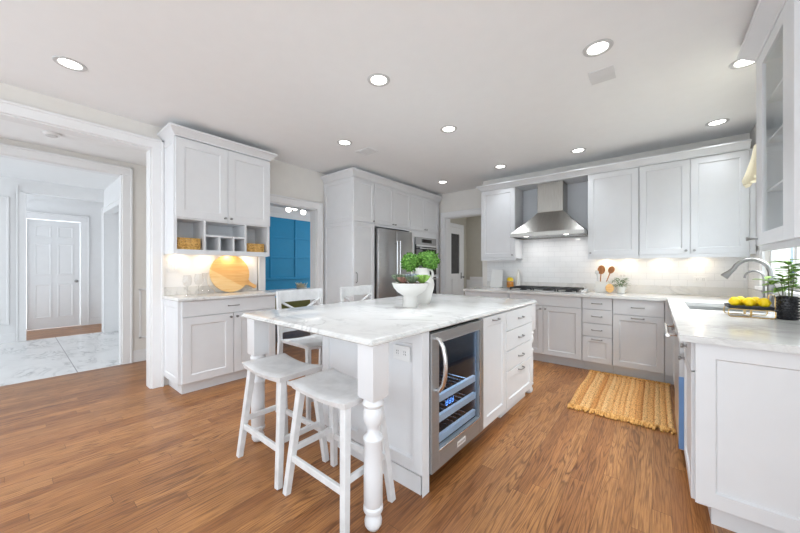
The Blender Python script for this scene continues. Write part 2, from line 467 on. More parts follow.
def front(parent, name, o, u, n, w, h, rail=0.06, hw=None, mat='cabinet', t=0.02):
    """cabinet door or drawer front as a part, its knob or pull as a sub-part. hw = (kind, along u, along z[, direction])"""
    d = MB().panel(o, u, n, w, h, t, rail).build(name, M[mat], parent)
    if hw:
        p = Vector(o) + Vector(u)*hw[1] + Vector(UZ)*hw[2] + Vector(n)*t
        if hw[0] == 'knob': knob(d, p, n)
        else: pull(d, p, u if hw[0] == 'pull' else UZ, n, hw[3] if len(hw) > 3 else 0.10)
    return d

def struct(mb, name, mat, smooth=0): return mb.build(name, mat, None, kind='structure', smooth=smooth)

# ================================================================== SETTING
LX, RX, CZ = -4.0, 0.78, 2.69
struct(MB().box((-5.29, -1.9, -0.05), (0.95, 7.2, 0)).box((-7.3, 1.80, -0.05), (-5.29, 7.2, -0.0001)).box((-9.8, -0.4, -0.05), (-8.25, 1.7, 0)), 'floor', M['floor'])
M['marble_tile'] = marble('foyer_marble', (0.86, 0.86, 0.86), (0.36, 0.36, 0.37), 1.7, 1.0, 0.12, grout=(0.02, 0.80))
struct(MB().box((-8.25, -3.2, -0.05), (-5.29, 1.745, 0.001)), 'floor_foyer', M['marble_tile'])
struct(MB().box((LX-0.14, -1.9, CZ), (0.95, 5.54, CZ+0.08)), 'ceiling', M['ceiling'])
struct(MB().box((-5.41, -1.9, 2.585), (LX-0.14, 1.85, 2.66)), 'ceiling_hall', M['ceiling'])
struct(MB().box((-9.8, -3.2, 2.72), (-5.41, 1.75, 2.8)), 'ceiling_foyer', M['ceiling'])
struct(MB().box((-7.4, 1.85, 2.72), (LX-0.14, 7.2, 2.8)), 'ceiling_dining', M['ceiling'])
struct(MB().box((LX+0.1, 5.54, 2.45), (-1.8, 7.2, 2.55)), 'ceiling_mudroom', M['ceiling'])

# left wall: wide opening to the hall, doorway to the blue dining room
struct(MB().cells([LX-0.14, LX], [-1.9, -1.3, 0.902, 2.10, 2.915, 5.54], lambda i, j: j in (0, 2, 4), 0, CZ)
       .box((LX-0.14, -1.3, 2.452), (LX, 0.902, CZ)).box((LX-0.14, 2.10, 2.115), (LX, 2.915, CZ)), 'wall_left', M['wall'])
# far wall (doorway to the mudroom) and range wall
struct(MB().box((LX, 5.40, 0), (-3.23, 5.54, CZ)).box((-2.44, 5.40, 0), (-2.28, 5.54, CZ)).box((-3.23, 5.40, 2.22), (-2.44, 5.54, CZ)), 'wall_far', M['wall'])
struct(MB().box((-2.28, 5.03, 0), (0.95, 5.54, CZ)), 'wall_range', M['wall'])
# right wall with the window over the sink
W0, W1, WZ0, WZ1 = 3.07, 4.40, 1.06, 2.22
struct(MB().box((RX, 1.2, 0), (RX+0.15, W0, CZ)).box((RX, W1, 0), (RX+0.15, 5.03, CZ)).box((RX, W0, 0), (RX+0.15, W1, WZ0)).box((RX, W0, WZ1), (RX+0.15, W1, CZ)), 'wall_right', M['wall'])
# hall, foyer, dining room and mudroom shells
struct(MB().box((-5.41, -1.9, 0), (-5.29, -1.3, 2.72)).box((-5.41, 0.89, 0), (-5.29, 1.85, 2.72)).box((-5.41, -1.3, 2.42), (-5.29, 0.89, 2.72)), 'wall_hall', M['wall'])
struct(MB().box((-5.41, 1.75, 0), (LX-0.14, 1.85, 2.72)), 'wall_hall_end', M['wall'])
struct(MB().box((-8.37, -3.2, 0), (-8.25, 0.16, 2.72)).box((-8.37, 0.16, 2.50), (-8.25, 1.12, 2.72)), 'wall_foyer', M['wall_white'])
struct(MB().box((-9.62, -0.4, 0), (-9.50, 0.18, 2.72)).box((-9.62, 0.93, 0), (-9.50, 1.75, 2.72)).box((-9.62, 0.18, 2.20), (-9.50, 0.93, 2.72)), 'wall_foyer_far', M['wall_white'])
struct(MB().box((-9.5, 1.32, 0), (-8.10, 1.44, 2.72)).box((-5.60, 1.12, 0), (-5.41, 1.24, 2.72)).box((-8.10, 1.12, 2.26), (-5.60, 1.24, 2.72)).box((-8.25, 1.12, 0), (-8.10, 1.32, 2.72)), 'wall_foyer_side', M['wall_white'])
struct(MB().box((-8.6, 1.75, 0), (-5.41, 1.85, 2.72)), 'wall_foyer_back', M['wall_white'])
struct(MB().box((-7.4, 1.85, 0), (-7.2, 7.2, 2.72)), 'wall_dining', M['blue'])
struct(MB().box((-3.62, 5.54, 0), (-3.50, 6.80, 2.45)), 'wall_mudroom_left', M['wall_tan'])
struct(MB().box((-3.62, 6.80, 0), (-1.7, 6.90, 2.45)).box((-1.9, 5.54, 0), (-1.8, 6.80, 2.45)), 'wall_mudroom_back', M['wall_tan'])

def casing(name, o, u, n, w, h, cw=0.10, t=0.024, left=True, right=True, head=True, mat='trim', cap=0.0):
    """door or window casing round an opening: o = bottom left of the opening, u along it, n out of the wall"""
    o = Vector(o); u = Vector(u); n = Vector(n); m = MB()
    def strip(a, b, z0, z1, tt):
        p = o + u*a + n*0.0005; q = o + u*b + n*tt
        m.box((p.x, p.y, p.z+z0), (q.x, q.y, p.z+z1), 0.003)
    for on, a, b in ((left, -cw, 0), (right, w, w+cw)):
        if on:
            strip(a, b, 0, h, t)
            strip(a if a < 0 else b-0.022, a+0.022 if a < 0 else b, 0, h+cw, t+0.012)
    if head:
        strip(-cw if left else 0, w+cw if right else w, h, h+cw, t)
        strip(-cw if left else 0, w+cw if right else w, h+cw-0.022, h+cw, t+0.012)
    return struct(m, name, M[mat])

casing('trim_1', (LX, -1.3, 0), UY, UX, 2.202, 2.452, 0.098)
casing('trim_2', (LX, 2.10, 0), UY, UX, 0.815, 2.115, 0.10)
struct(MB().box((LX-0.14, 0.890, 0), (LX, 0.9015, 2.45)).box((LX-0.14, -1.3, 2.440), (LX, 0.890, 2.4515)), 'trim_3', M['trim'])
struct(MB().box((LX-0.14, 2.904, 0), (LX, 2.9145, 2.10)).box((LX-0.14, 2.1005, 0), (LX, 2.111, 2.10)).box((LX-0.14, 2.111, 2.10), (LX, 2.904, 2.1145)), 'trim_4', M['trim'])
casing('trim_5', (-3.23, 5.40, 0), UX, NY, 0.79, 2.22, 0.095)
struct(MB().box((-3.2295, 5.40, 0), (-3.214, 5.56, 2.205)).box((-2.456, 5.40, 0), (-2.4405, 5.56, 2.205)).box((-3.2295, 5.40, 2.205), (-2.4405, 5.56, 2.2195)), 'trim_6', M['trim'])
casing('trim_7', (-5.29, -1.3, 0), UY, UX, 2.19, 2.42, 0.10)
struct(MB().box((-5.41, 0.878, 0), (-5.29, 0.8895, 2.41)).box((-5.41, -1.3, 2.409), (-5.29, 0.878, 2.4195)), 'trim_8', M['trim'])
casing('trim_9', (-8.25, 0.16, 0), UY, UX, 0.96, 2.50, 0.11, right=False, head=False)
casing('trim_10', (-9.50, 0.18, 0), UY, UX, 0.75, 2.20, 0.13)
casing('trim_11', (-8.10, 1.12, 0), UX, NY, 2.5, 2.26, 0.10)
# baseboards and mouldings of the hall, foyer, dining room, mudroom
struct(MB().box((-5.2895, 0.992, 0), (-5.272, 1.749, 0.13), 0.003).box((-5.2895, 0.992, 0.13), (-5.278, 1.749, 0.152), 0.003), 'baseboard_hall', M['trim'])
struct(MB().box((-5.2895, 1.06, 0.30), (-5.280, 1.72, 0.325), 0.003).box((-5.2895, 1.06, 0.30), (-5.280, 1.085, 0.95), 0.003).box((-5.2895, 1.06, 0.93), (-5.280, 1.72, 0.955), 0.003), 'trim_12', M['trim'])
struct(MB().box((-8.2495, -3.2, 0), (-8.23, 0.048, 0.15), 0.003), 'baseboard_foyer', M['trim'])
struct(MB().box((-9.4995, 1.035, 0), (-9.48, 1.318, 0.15), 0.003), 'baseboard_foyer_far', M['trim'])
def frame_mould(m, X, y0, y1, z0, z1, w=0.03, t=0.016):
    m.box((X, y0, z0), (X+t, y0+w, z1), 0.004).box((X, y1-w, z0), (X+t, y1, z1), 0.004).box((X, y0+w, z0), (X+t, y1-w, z0+w), 0.004).box((X, y0+w, z1-w), (X+t, y1-w, z1), 0.004)
m = MB(); frame_mould(m, -8.2495, -1.0, -0.02, 0.30, 2.40); struct(m, 'trim_13', M['trim'])
m = MB()
for yy in (2.6, 3.27, 3.93, 4.60, 5.26, 5.9): m.box((-7.1995, yy-0.022, 0.98), (-7.183, yy+0.022, 2.46), 0.004)
for zz in (1.48, 1.97): m.box((-7.1995, 1.86, zz-0.022), (-7.185, 7.1, zz+0.022), 0.004)
m.box((-7.1995, 1.86, 0.93), (-7.165, 7.1, 0.985), 0.006)
struct(m, 'trim_14', M['blue'])
struct(MB().prism([(0, 0), (0.02, 0), (0.10, 0.10), (0.10, 0.14), (0, 0.14)], (-7.1995, 1.86, 2.57), UX, UZ, UY, 5.2).box((-7.1995, 1.86, 2.46), (-7.185, 7.06, 2.57)), 'trim_15', M['trim'])
struct(MB().box((-3.4, 6.775, 0.95), (-1.91, 6.7995, 1.02), 0.005).box((-3.49, 6.79, 0.15), (-1.91, 6.7995, 0.95)).box((-3.49, 6.78, 0.0), (-1.91, 6.7995, 0.14)), 'trim_16', M['trim'])

# hall door: six panels
d = struct(MB().box((-9.56, 0.19, 0.01), (-9.525, 0.92, 2.185)), 'door_1', M['trim'])
m = MB()
for y0, y1 in ((0.285, 0.515), (0.595, 0.825)):
    for z0, z1 in ((0.22, 0.90), (1.08, 1.72), (1.84, 2.07)):
        m.panel((-9.5245, y0, z0), UY, UX, y1-y0, z1-z0, 0.012, 0.02, 0.008)
m.build('panel', M['trim'], d)
MB().lathe([(0.03, 0), (0.03, 0.006), (0.012, 0.012), (0.012, 0.035), (0.028, 0.045), (0.03, 0.06), (0.018, 0.07), (0, 0.072)], (-9.5245, 0.865, 0.95), 16, UX).build('door_knob', M['nickel'], d)
# mudroom door with a grey pane
d = struct(MB().box((-3.4995, 5.93, 0.01), (-3.462, 6.03, 2.12)).box((-3.4995, 6.40, 0.01), (-3.462, 6.52, 2.12)).box((-3.4995, 6.03, 0.01), (-3.462, 6.40, 1.10)).box((-3.4995, 6.03, 1.98), (-3.462, 6.40, 2.12)), 'door_2', M['trim'])
MB().box((-3.49, 6.03, 1.10), (-3.478, 6.40, 1.98)).build('pane', M['grey_glass'], d)
m = MB()
for z0, z1 in ((0.15, 0.45), (0.55, 1.0)): m.panel((-3.4615, 6.05, z0), UY, UX, 0.33, z1-z0, 0.012, 0.02, 0.008)
m.build('panel', M['trim'], d)
MB().box((-3.4615, 6.45, 0.98), (-3.45, 6.485, 1.12), 0.003).lathe([(0.012, 0), (0.012, 0.04), (0.026, 0.05), (0.022, 0.07), (0, 0.072)], (-3.45, 6.467, 1.02), 12, UX).build('door_handle', M['nickel'], d)
casing('trim_17', (-3.50, 5.92, 0), UY, UX, 0.61, 2.13, 0.08)

# window over the sink
w = struct(MB().box((RX+0.03, W0+0.001, WZ0+0.001), (RX+0.08, W0+0.05, WZ1-0.001)).box((RX+0.03, W1-0.05, WZ0+0.001), (RX+0.08, W1-0.001, WZ1-0.001))
           .box((RX+0.03, W0+0.05, WZ0+0.001), (RX+0.08, W1-0.05, WZ0+0.05)).box((RX+0.03, W0+0.05, WZ1-0.05), (RX+0.08, W1-0.05, WZ1-0.001))
           .box((RX+0.035, (W0+W1)/2-0.03, WZ0+0.05), (RX+0.075, (W0+W1)/2+0.03, WZ1-0.05)), 'window_1', M['trim'])
MB().box((RX+0.052, W0+0.05, WZ0+0.05), (RX+0.056, W1-0.05, WZ1-0.05)).build('window_pane', M['glass'], w)
MB().box((RX-0.02, W0-0.09, WZ0), (RX-0.0005, W0, WZ1+0.1), 0.003).box((RX-0.02, W1, WZ0), (RX-0.0005, W1+0.09, WZ1+0.1), 0.003).box((RX-0.02, W0, WZ1), (RX-0.0005, W1, WZ1+0.1), 0.003).build('window_casing', M['trim'], w)
MB().box((RX-0.05, W0-0.1, WZ0-0.03), (RX+0.05, W1+0.1, WZ0), 0.004).build('window_sill', M['trim'], w)

# outside the window
struct(MB().box((0.95, -2, -0.12), (12, 16, -0.06)), 'ground', M['paving'])
hs = thing('house_outside', 'cream house wall outside the kitchen window above the sink', 'house', (7, 12, -0.06))
MB().box((5.2, 8, -0.06), (5.4, 30, 2.7)).build('house_wall', M['house'], hs)
m = MB()
fr = MB().box((5.15, 23.8, 1.4), (5.199, 28.2, 2.35)).build('window_frame', M['trim'], hs)
MB().box((5.14, 23.95, 1.5), (5.149, 25.2, 2.25)).box((5.14, 25.35, 1.5), (5.149, 26.6, 2.25)).box((5.14, 26.75, 1.5), (5.149, 28.05, 2.25)).build('window_pane', M['pale_glass'], fr)

# ================================================================== RANGE WALL
RF = 4.35       # carcass front, fronts stand 2 cm proud
def base_carcass(parent, x0, x1, y0=RF, y1=5.028, toe=0.075, z1=0.881, mat='cabinet_shaded'):
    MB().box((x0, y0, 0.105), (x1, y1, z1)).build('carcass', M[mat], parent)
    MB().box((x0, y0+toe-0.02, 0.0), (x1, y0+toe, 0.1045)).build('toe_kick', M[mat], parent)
G = 'cabinet_shaded'
t = thing('corner_base_cabinet', 'narrow base cabinet left of the cooktop cabinet, mostly behind the island', 'cabinet', (-1.92, 4.7, 0))
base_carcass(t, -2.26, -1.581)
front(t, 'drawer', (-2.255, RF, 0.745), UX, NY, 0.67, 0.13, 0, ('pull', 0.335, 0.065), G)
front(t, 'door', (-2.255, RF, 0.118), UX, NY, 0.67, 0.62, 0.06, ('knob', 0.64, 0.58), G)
t = thing('cooktop_base_cabinet', 'two-door base cabinet under the gas cooktop', 'cabinet', (-1.14, 4.7, 0))
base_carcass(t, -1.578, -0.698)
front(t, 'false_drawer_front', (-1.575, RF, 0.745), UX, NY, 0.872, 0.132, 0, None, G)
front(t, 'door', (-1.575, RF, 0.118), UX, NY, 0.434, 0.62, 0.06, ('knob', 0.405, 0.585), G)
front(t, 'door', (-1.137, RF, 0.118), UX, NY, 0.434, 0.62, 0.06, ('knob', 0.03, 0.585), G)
t = thing('drawer_base_cabinet', 'base cabinet with four stacked drawers right of the cooktop cabinet', 'cabinet', (-0.54, 4.7, 0))
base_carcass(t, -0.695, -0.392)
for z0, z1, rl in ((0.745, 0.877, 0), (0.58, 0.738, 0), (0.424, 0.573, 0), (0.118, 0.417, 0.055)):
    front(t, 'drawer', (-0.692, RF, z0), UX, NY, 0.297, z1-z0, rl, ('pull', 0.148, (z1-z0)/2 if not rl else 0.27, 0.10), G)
t = thing('door_base_cabinet', 'base cabinet with one drawer over one wide door, by the rug', 'cabinet', (-0.16, 4.7, 0))
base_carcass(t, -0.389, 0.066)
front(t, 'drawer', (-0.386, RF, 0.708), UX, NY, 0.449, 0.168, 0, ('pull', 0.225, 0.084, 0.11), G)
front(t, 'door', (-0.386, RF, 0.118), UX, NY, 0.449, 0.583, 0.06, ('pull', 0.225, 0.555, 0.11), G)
t = thing('corner_filler_cabinet', 'blank corner cabinet where the range run meets the sink run', 'cabinet', (0.4, 4.7, 0))
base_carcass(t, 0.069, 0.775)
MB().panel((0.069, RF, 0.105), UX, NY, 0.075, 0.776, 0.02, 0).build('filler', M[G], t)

# worktop of the range run and the sink run, one L with a sink cut-out
m = MB()
xs = [-2.27, 0.085, 0.20, 0.62, 0.779]; ys = [2.02, 3.32, 3.95, 4.305, 5.029]
def on(i, j):
    if j == 3: return True
    if i == 0: return False
    return not (i == 2 and j == 1)
m.cells(xs, ys, on, 0.8825, 0.914)
es = [e for e in m.bm.edges if len(e.link_faces) == 2 and e.calc_face_angle(0) > 1.0]
bmesh.ops.bevel(m.bm, geom=es, offset=0.004, segments=2, affect='EDGES', profile=0.6)
m.box((-2.2, 5.010, 0.9141), (0.779, 5.0285, 1.012), 0.002)
m.box((0.762, 2.2, 0.9141), (0.779, 5.009, 1.012), 0.002)
m.build('kitchen_worktop', M['marble'], None, 'L-shaped white marble worktop running past the cooktop and round to the sink', 'worktop')

# tile backsplash with two outlet plates
struct(MB().box((-2.2, 5.020, 1.0125), (0.778, 5.0295, 1.70)), 'wall_tile', M['tile'])
struct(MB().box((0.768, 4.50, 1.0125), (0.7795, 5.015, 1.40)), 'wall_tile_right', M['tile'])
def plate(name, o, u, n, w, h, label, kind='outlet'):
    o = Vector(o); u = Vector(u); n = Vector(n)
    t = thing(name, label, kind, o)
    MB().panel(o, u, n, w, h, 0.006, 0).build('cover_plate', M['white_plastic'], t)
    k = max(1, round(w/0.05))
    for i in range(2):
        c = o + u*(w*(0.28+0.44*i)) + Vector(UZ)*(h/2)
        if kind == 'outlet':
            MB().panel(c - u*0.015 - Vector(UZ)*0.020 + n*0.0062, u, n, 0.03, 0.04, 0.002, 0).build('socket', M['white_plastic'], t)
            q = MB()
            for dz in (-0.008, 0.006): 
                for du in (-0.006, 0.006):
                    q.panel(c + u*(du-0.0015) + Vector(UZ)*dz + n*0.0084, u, n, 0.003, 0.008, 0.0008, 0)
            q.build('slot', M['dark'], t)
        else:
            MB().panel(c - u*0.016 - Vector(UZ)*0.033 + n*0.0062, u, n, 0.032, 0.066, 0.004, 0.004, 0.002).build('rocker', M['white_plastic'], t)
    return t
plate('outlet_plate', (0.335, 5.0198, 1.06), UX, NY, 0.115, 0.07, 'white outlet plate on the tile nearest the sink corner')
plate('outlet_plate', (-0.385, 5.0198, 1.09), UX, NY, 0.085, 0.07, 'white outlet plate on the tile behind the wooden spoons')

# wall cabinets
UF = 4.672
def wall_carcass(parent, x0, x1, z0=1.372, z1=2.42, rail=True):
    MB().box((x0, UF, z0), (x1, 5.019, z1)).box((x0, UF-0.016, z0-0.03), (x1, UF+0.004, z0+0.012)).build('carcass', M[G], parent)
t = thing('wall_cabinet', 'single-door wall cabinet left of the range hood', 'cabinet', (-1.87, 4.85, 1.34))
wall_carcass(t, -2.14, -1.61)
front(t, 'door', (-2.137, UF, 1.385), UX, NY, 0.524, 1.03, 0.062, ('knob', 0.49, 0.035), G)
t = thing('wall_cabinet', 'single-door wall cabinet just right of the range hood', 'cabinet', (-0.42, 4.85, 1.34))
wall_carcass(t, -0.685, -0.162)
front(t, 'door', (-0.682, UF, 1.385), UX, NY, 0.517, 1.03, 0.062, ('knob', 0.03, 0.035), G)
t = thing('wall_cabinet', 'two-door wall cabinet by the window', 'cabinet', (0.28, 4.85, 1.34))
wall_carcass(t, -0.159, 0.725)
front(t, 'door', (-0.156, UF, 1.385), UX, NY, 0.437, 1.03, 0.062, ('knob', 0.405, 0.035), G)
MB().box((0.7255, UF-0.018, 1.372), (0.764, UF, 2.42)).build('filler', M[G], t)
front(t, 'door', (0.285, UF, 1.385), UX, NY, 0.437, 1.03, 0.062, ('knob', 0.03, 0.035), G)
CROWN = [(0.0, 0.0), (0.004, 0.0), (0.006, 0.012), (0.016, 0.022), (0.045, 0.060), (0.056, 0.066), (0.058, 0.082), (0.0, 0.0821)]
def crown(name, x0, x1, y0, y1, z, l=1, r=1, f=1, b=0, h=0.082, d=0.058, mat='cabinet'):
    return struct(MB().rects(x0, x1, y0, y1, [(o*d/0.058, z+q*h/0.082) for o, q in CROWN[:-1]], l, r, f, b), name, M[mat], 30)
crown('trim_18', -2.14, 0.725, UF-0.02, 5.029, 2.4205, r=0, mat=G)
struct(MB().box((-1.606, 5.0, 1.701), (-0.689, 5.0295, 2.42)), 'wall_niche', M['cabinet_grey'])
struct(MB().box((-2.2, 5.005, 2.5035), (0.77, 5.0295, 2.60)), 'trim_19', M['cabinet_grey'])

# range hood
t = thing('range_hood', 'stainless steel chimney range hood over the gas cooktop', 'range hood', (-1.147, 4.74, 1.655))
x0, x1, y0, y1 = -1.604, -0.691, 4.44, 4.999
MB().loft([[(x0, y0, 1.712), (x1, y0, 1.712), (x1, y1, 1.712), (x0, y1, 1.712)],
           [(x0, y0, 1.66), (x1, y0, 1.66), (x1, y1, 1.66), (x0, y1, 1.66)],
           [(x0+0.02, y0+0.02, 1.66), (x1-0.02, y0+0.02, 1.66), (x1-0.02, y1-0.02, 1.66), (x0+0.02, y1-0.02, 1.66)],
           [(x0+0.02, y0+0.02, 1.70), (x1-0.02, y0+0.02, 1.70), (x1-0.02, y1-0.02, 1.70), (x0+0.02, y1-0.02, 1.70)]]).build('rim', M['steel_hood'], t, smooth=0)
m = MB(); rings = []
for k in range(9):
    s = k/8.0; e = 1-(1-s)**1.12
    rings.append([(x0+(-1.315-x0)*e, y0+(4.72-y0)*e, 1.7125+0.30*s), (x1+(-0.985-x1)*e, y0+(4.72-y0)*e, 1.7125+0.30*s), (x1+(-0.985-x1)*e, y1, 1.7125+0.30*s), (x0+(-1.315-x0)*e, y1, 1.7125+0.30*s)])
m.loft(rings).build('canopy', M['steel_hood'], t, smooth=25)
MB().box((-1.315, 4.72, 2.013), (-0.985, 4.999, 2.42), 0.002).build('chimney', M['steel_hood'], t, smooth=0)
m = MB()
for i in range(22): m.box((-1.55+i*0.037, 4.52, 1.668), (-1.55+i*0.037+0.026, 4.9, 1.682))
m.build('filter', M['steel'], t, smooth=0)
for X in (-1.4, -0.9):
    MB().lathe([(0.03, 0), (0.03, 0.006), (0.0, 0.0062)], (X, 4.49, 1.661), 16).build('lamp_lens', M['lamp'], t)
    ld = bpy.data.lights.new('hood_light', 'AREA'); ld.shape = 'DISK'; ld.size = 0.06; ld.energy = 0.7; ld.color = (1, 0.98, 0.95)
    lo = bpy.data.objects.new('hood_light', ld); C.objects.link(lo); lo.location = (X, 4.75, 1.655)

# gas cooktop
t = thing('gas_cooktop', 'black-grated gas cooktop set in the worktop under the hood', 'cooktop', (-1.15, 4.66, 0.915))
MB().box((-1.62, 4.40, 0.9145), (-0.69, 4.90, 0.924), 0.004).build('tray', M['steel'], t)
burn = [(-1.45, 4.53, 0.045), (-1.45, 4.77, 0.055), (-1.155, 4.65, 0.07), (-0.86, 4.77, 0.055), (-0.88, 4.53, 0.045)]
for bx, by, br in burn:
    MB().lathe([(br, 0), (br, 0.008), (br*0.75, 0.012), (br*0.7, 0.018), (br*0.2, 0.02), (0, 0.02)], (bx, by, 0.9245), 18).build('burner', M['black'], t)
for gx0, gx1 in ((-1.605, -1.31), (-1.30, -1.01), (-1.0, -0.76)):
    m = MB(); z = 0.957; gy0, gy1 = 4.43, 4.88
    m.bar((gx0, gy0, z), (gx1, gy0, z), 0.014, 0.014).bar((gx0, gy1, z), (gx1, gy1, z), 0.014, 0.014)
    m.bar((gx0+0.007, gy0, z), (gx0+0.007, gy1, z), 0.014, 0.014).bar((gx1-0.007, gy0, z), (gx1-0.007, gy1, z), 0.014, 0.014)
    cx = (gx0+gx1)/2
    m.bar((cx, gy0, z), (cx, gy1, z), 0.012, 0.014)
    for yy in (4.54, 4.655, 4.77): m.bar((gx0, yy, z), (gx1, yy, z), 0.012, 0.014)
    for xx in (gx0+0.01, gx1-0.01):
        for yy in (gy0+0.01, gy1-0.01): m.bar((xx, yy, 0.9245), (xx, yy, z), 0.016, 0.016)
    m.build('grate', M['black'], t)
for i in range(5):
    MB().lathe([(0.018, 0), (0.018, 0.012), (0.014, 0.026), (0, 0.027)], (-0.722, 4.455+i*0.095, 0.9245), 14).build('knob', M['steel'], t)

# things beside the cooktop
t = thing('recipe_card', 'white upright recipe card on a small ledge left of the cooktop', 'card', (-1.97, 4.86, 0.915))
MB().hexa([(-2.075, 4.84, 0.93), (-1.875, 4.84, 0.93), (-1.875, 4.848, 0.93), (-2.075, 4.848, 0.93)], [(-2.06, 4.895, 1.205), (-1.885, 4.895, 1.19), (-1.885, 4.903, 1.19), (-2.06, 4.903, 1.205)]).build('page', M['paper'], t, smooth=0)
MB().box((-2.05, 4.80, 0.9145), (-1.90, 4.90, 0.9295), 0.003).bar((-1.975, 4.89, 0.93), (-1.975, 4.925, 1.12), 0.03, 0.008).build('stand', M['white_plastic'], t)
t = thing('pasta_jar', 'small amber and yellow filled glass jar left of the cooktop', 'jar', (-1.755, 4.86, 0.915))
MB().lathe([(0.055, 0.0), (0.06, 0.01), (0.06, 0.15), (0.045, 0.175), (0.045, 0.19)], (-1.755, 4.86, 0.9148), 20).build('glass_body', M['glass'], t)
MB().lathe([(0.0, 0), (0.05, 0), (0.052, 0.05), (0.05, 0.09), (0, 0.10)], (-1.755, 4.86, 0.928), 16).build('filling', M['amber'], t)
MB().lathe([(0.0, 0), (0.047, 0), (0.045, 0.03), (0.03, 0.05), (0, 0.055)], (-1.755, 4.86, 1.03), 16).build('upper_filling', M['lemon'], t)
MB().lathe([(0.032, 0), (0.034, 0.02), (0.034, 0.15), (0.030, 0.19), (0.016, 0.24), (0.014, 0.285), (0.016, 0.288), (0, 0.289)], (-1.66, 4.93, 0.9148), 18).build('oil_bottle', M['ceramic'], None, 'slim white bottle close to the left end of the cooktop', 'bottle')
t = thing('utensil_crock', 'square white crock with wooden spoons right of the cooktop', 'crock', (-0.545, 4.80, 0.915))
MB().cells([-0.61, -0.60, -0.49, -0.48], [4.735, 4.745, 4.855, 4.865], lambda i, j: not (i == 1 and j == 1), 0.9148, 1.055).box((-0.605, 4.74, 0.9149), (-0.485, 4.86, 0.925)).build('body', M['ceramic'], t, smooth=0)
def spoon(p0, p1, r, mat, label, name='wooden_spoon'):
    p0 = Vector(p0); p1 = Vector(p1); d = (p1-p0).normalized()
    m = MB().tube([p0, p0.lerp(p1, 0.72), p0.lerp(p1, 0.8)], [0.006, 0.006, 0.008], 8)
    c = p0.lerp(p1, 0.9); q = Vector((0, 0, 1)).rotation_difference(d).to_matrix().to_4x4()
    m.sphere(c, 1, (r, 0.010, r*1.35), 14, q)
    m.build(name, mat, None, label, 'spoon')
spoon((-0.575, 4.825, 0.93), (-0.56, 4.875, 1.235), 0.044, M['spoon'], 'wooden spoon with wide orange-brown bowl in the white crock')
spoon((-0.572, 4.765, 0.93), (-0.605, 4.80, 1.20), 0.022, M['steel'], 'grey metal spoon leaning left in the white crock', 'metal_spoon')
spoon((-0.54, 4.79, 0.93), (-0.44, 4.86, 1.235), 0.036, M['spoon'], 'dark wooden spoon leaning right above the small herb')
q = Matrix.Rotation(R(-14), 4, 'X')
m = MB().lathe([(0.0, 0), (0.052, 0), (0.056, 0.004), (0.056, 0.012), (0.052, 0.016), (0, 0.016)], (-0.455, 4.72, 0.974), 24, (0, -0.97, 0.24), 0.8, 1.0)
m.build('wooden_coaster', M['board'], None, 'small oval wooden board leaning on the white crock', 'board')
t = thing('potted_herb', 'small grey-green herb in a white pot right of the cooktop', 'plant', (-0.345, 4.78, 0.915))
MB().lathe([(0.038, 0), (0.045, 0.01), (0.05, 0.085), (0.046, 0.085), (0.043, 0.07), (0, 0.07)], (-0.345, 4.78, 0.9148), 20).build('pot', M['ceramic'], t)
def leaf(m, base, tip, width, droop=0.0, up=Vector((0, 0, 1))):
    base = Vector(base); tip = Vector(tip); d = tip-base; L = d.length
    side = d.cross(up)
    side = side.normalized() if side.length > 1e-5 else Vector((1, 0, 0))
    nrm = side.cross(d).normalized()
    prev = None
    vb = m.bm.verts.new(base)
    rows = []
    for s, wv in ((0.25, 0.75), (0.5, 1.0), (0.75, 0.7)):
        c = base + d*s - Vector((0, 0, droop*L*s*s))
        rows.append((m.bm.verts.new(c - side*width*wv/2 + nrm*0.12*width), m.bm.verts.new(c), m.bm.verts.new(c + side*width*wv/2 + nrm*0.12*width)))
    vt = m.bm.verts.new(tip - Vector((0, 0, droop*L)))
    m.bm.faces.new((vb, rows[0][1], rows[0][0])); m.bm.faces.new((vb, rows[0][2], rows[0][1]))
    for A, B in zip(rows, rows[1:]):
        m.bm.faces.new((A[0], A[1], B[1], B[0])); m.bm.faces.new((A[1], A[2], B[2], B[1]))
    A = rows[-1]
    m.bm.faces.new((A[0], A[1], vt)); m.bm.faces.new((A[1], A[2], vt))
m = MB()
for i in range(85):
    a = random.uniform(0, 6.283); rr = random.uniform(0.005, 0.07); z = random.uniform(1.0, 1.09)
    b = V(-0.35+rr*math.cos(a), 4.77+rr*0.8*math.sin(a), z)
    leaf(m, b, b + V(math.cos(a)*0.055, math.sin(a)*0.05, random.uniform(-0.02, 0.045)), 0.017, 0.2)
for i in range(8):
    a = i*0.8; m.tube([(-0.345, 4.78, 0.98), (-0.35+0.05*math.cos(a), 4.77+0.04*math.sin(a), 1.07)], 0.002, 5)
m.build('foliage', M['leaf_dark'], t, fix=False)

# ================================================================== SINK RUN (peninsula)
PX = 0.15
t = thing('sink_run_end_cabinet', 'white base cabinet at the near end of the sink run with big end panel', 'cabinet', (0.46, 2.35, 0))
MB().box((PX, 2.076, 0.105), (0.775, 2.60, 0.881)).build('carcass', M['cabinet'], t)
MB().box((PX+0.055, 2.13, 0), (0.775, 2.60, 0.1045)).build('toe_kick', M['cabinet'], t)
MB().panel((0.143, 2.0755, 0.12), UX, NY, 0.632, 0.76, 0.026, 0.068, 0.013, slope=0.007).build('end_panel', M['cabinet'], t)
front(t, 'drawer', (PX, 2.085, 0.735), UY, NX, 0.50, 0.142, 0, ('knob', 0.25, 0.07), 'cabinet', 0.02)
front(t, 'door', (PX, 2.085, 0.115), UY, NX, 0.50, 0.612, 0.06, ('knob', 0.46, 0.575), 'cabinet', 0.02)
t = thing('dishwasher', 'stainless dishwasher with blue film on its edge under the sink run', 'dishwasher', (0.45, 2.91, 0))
MB().box((0.16, 2.606, 0.10), (0.74, 3.206, 0.875)).build('tub', M['steel_dark'], t)
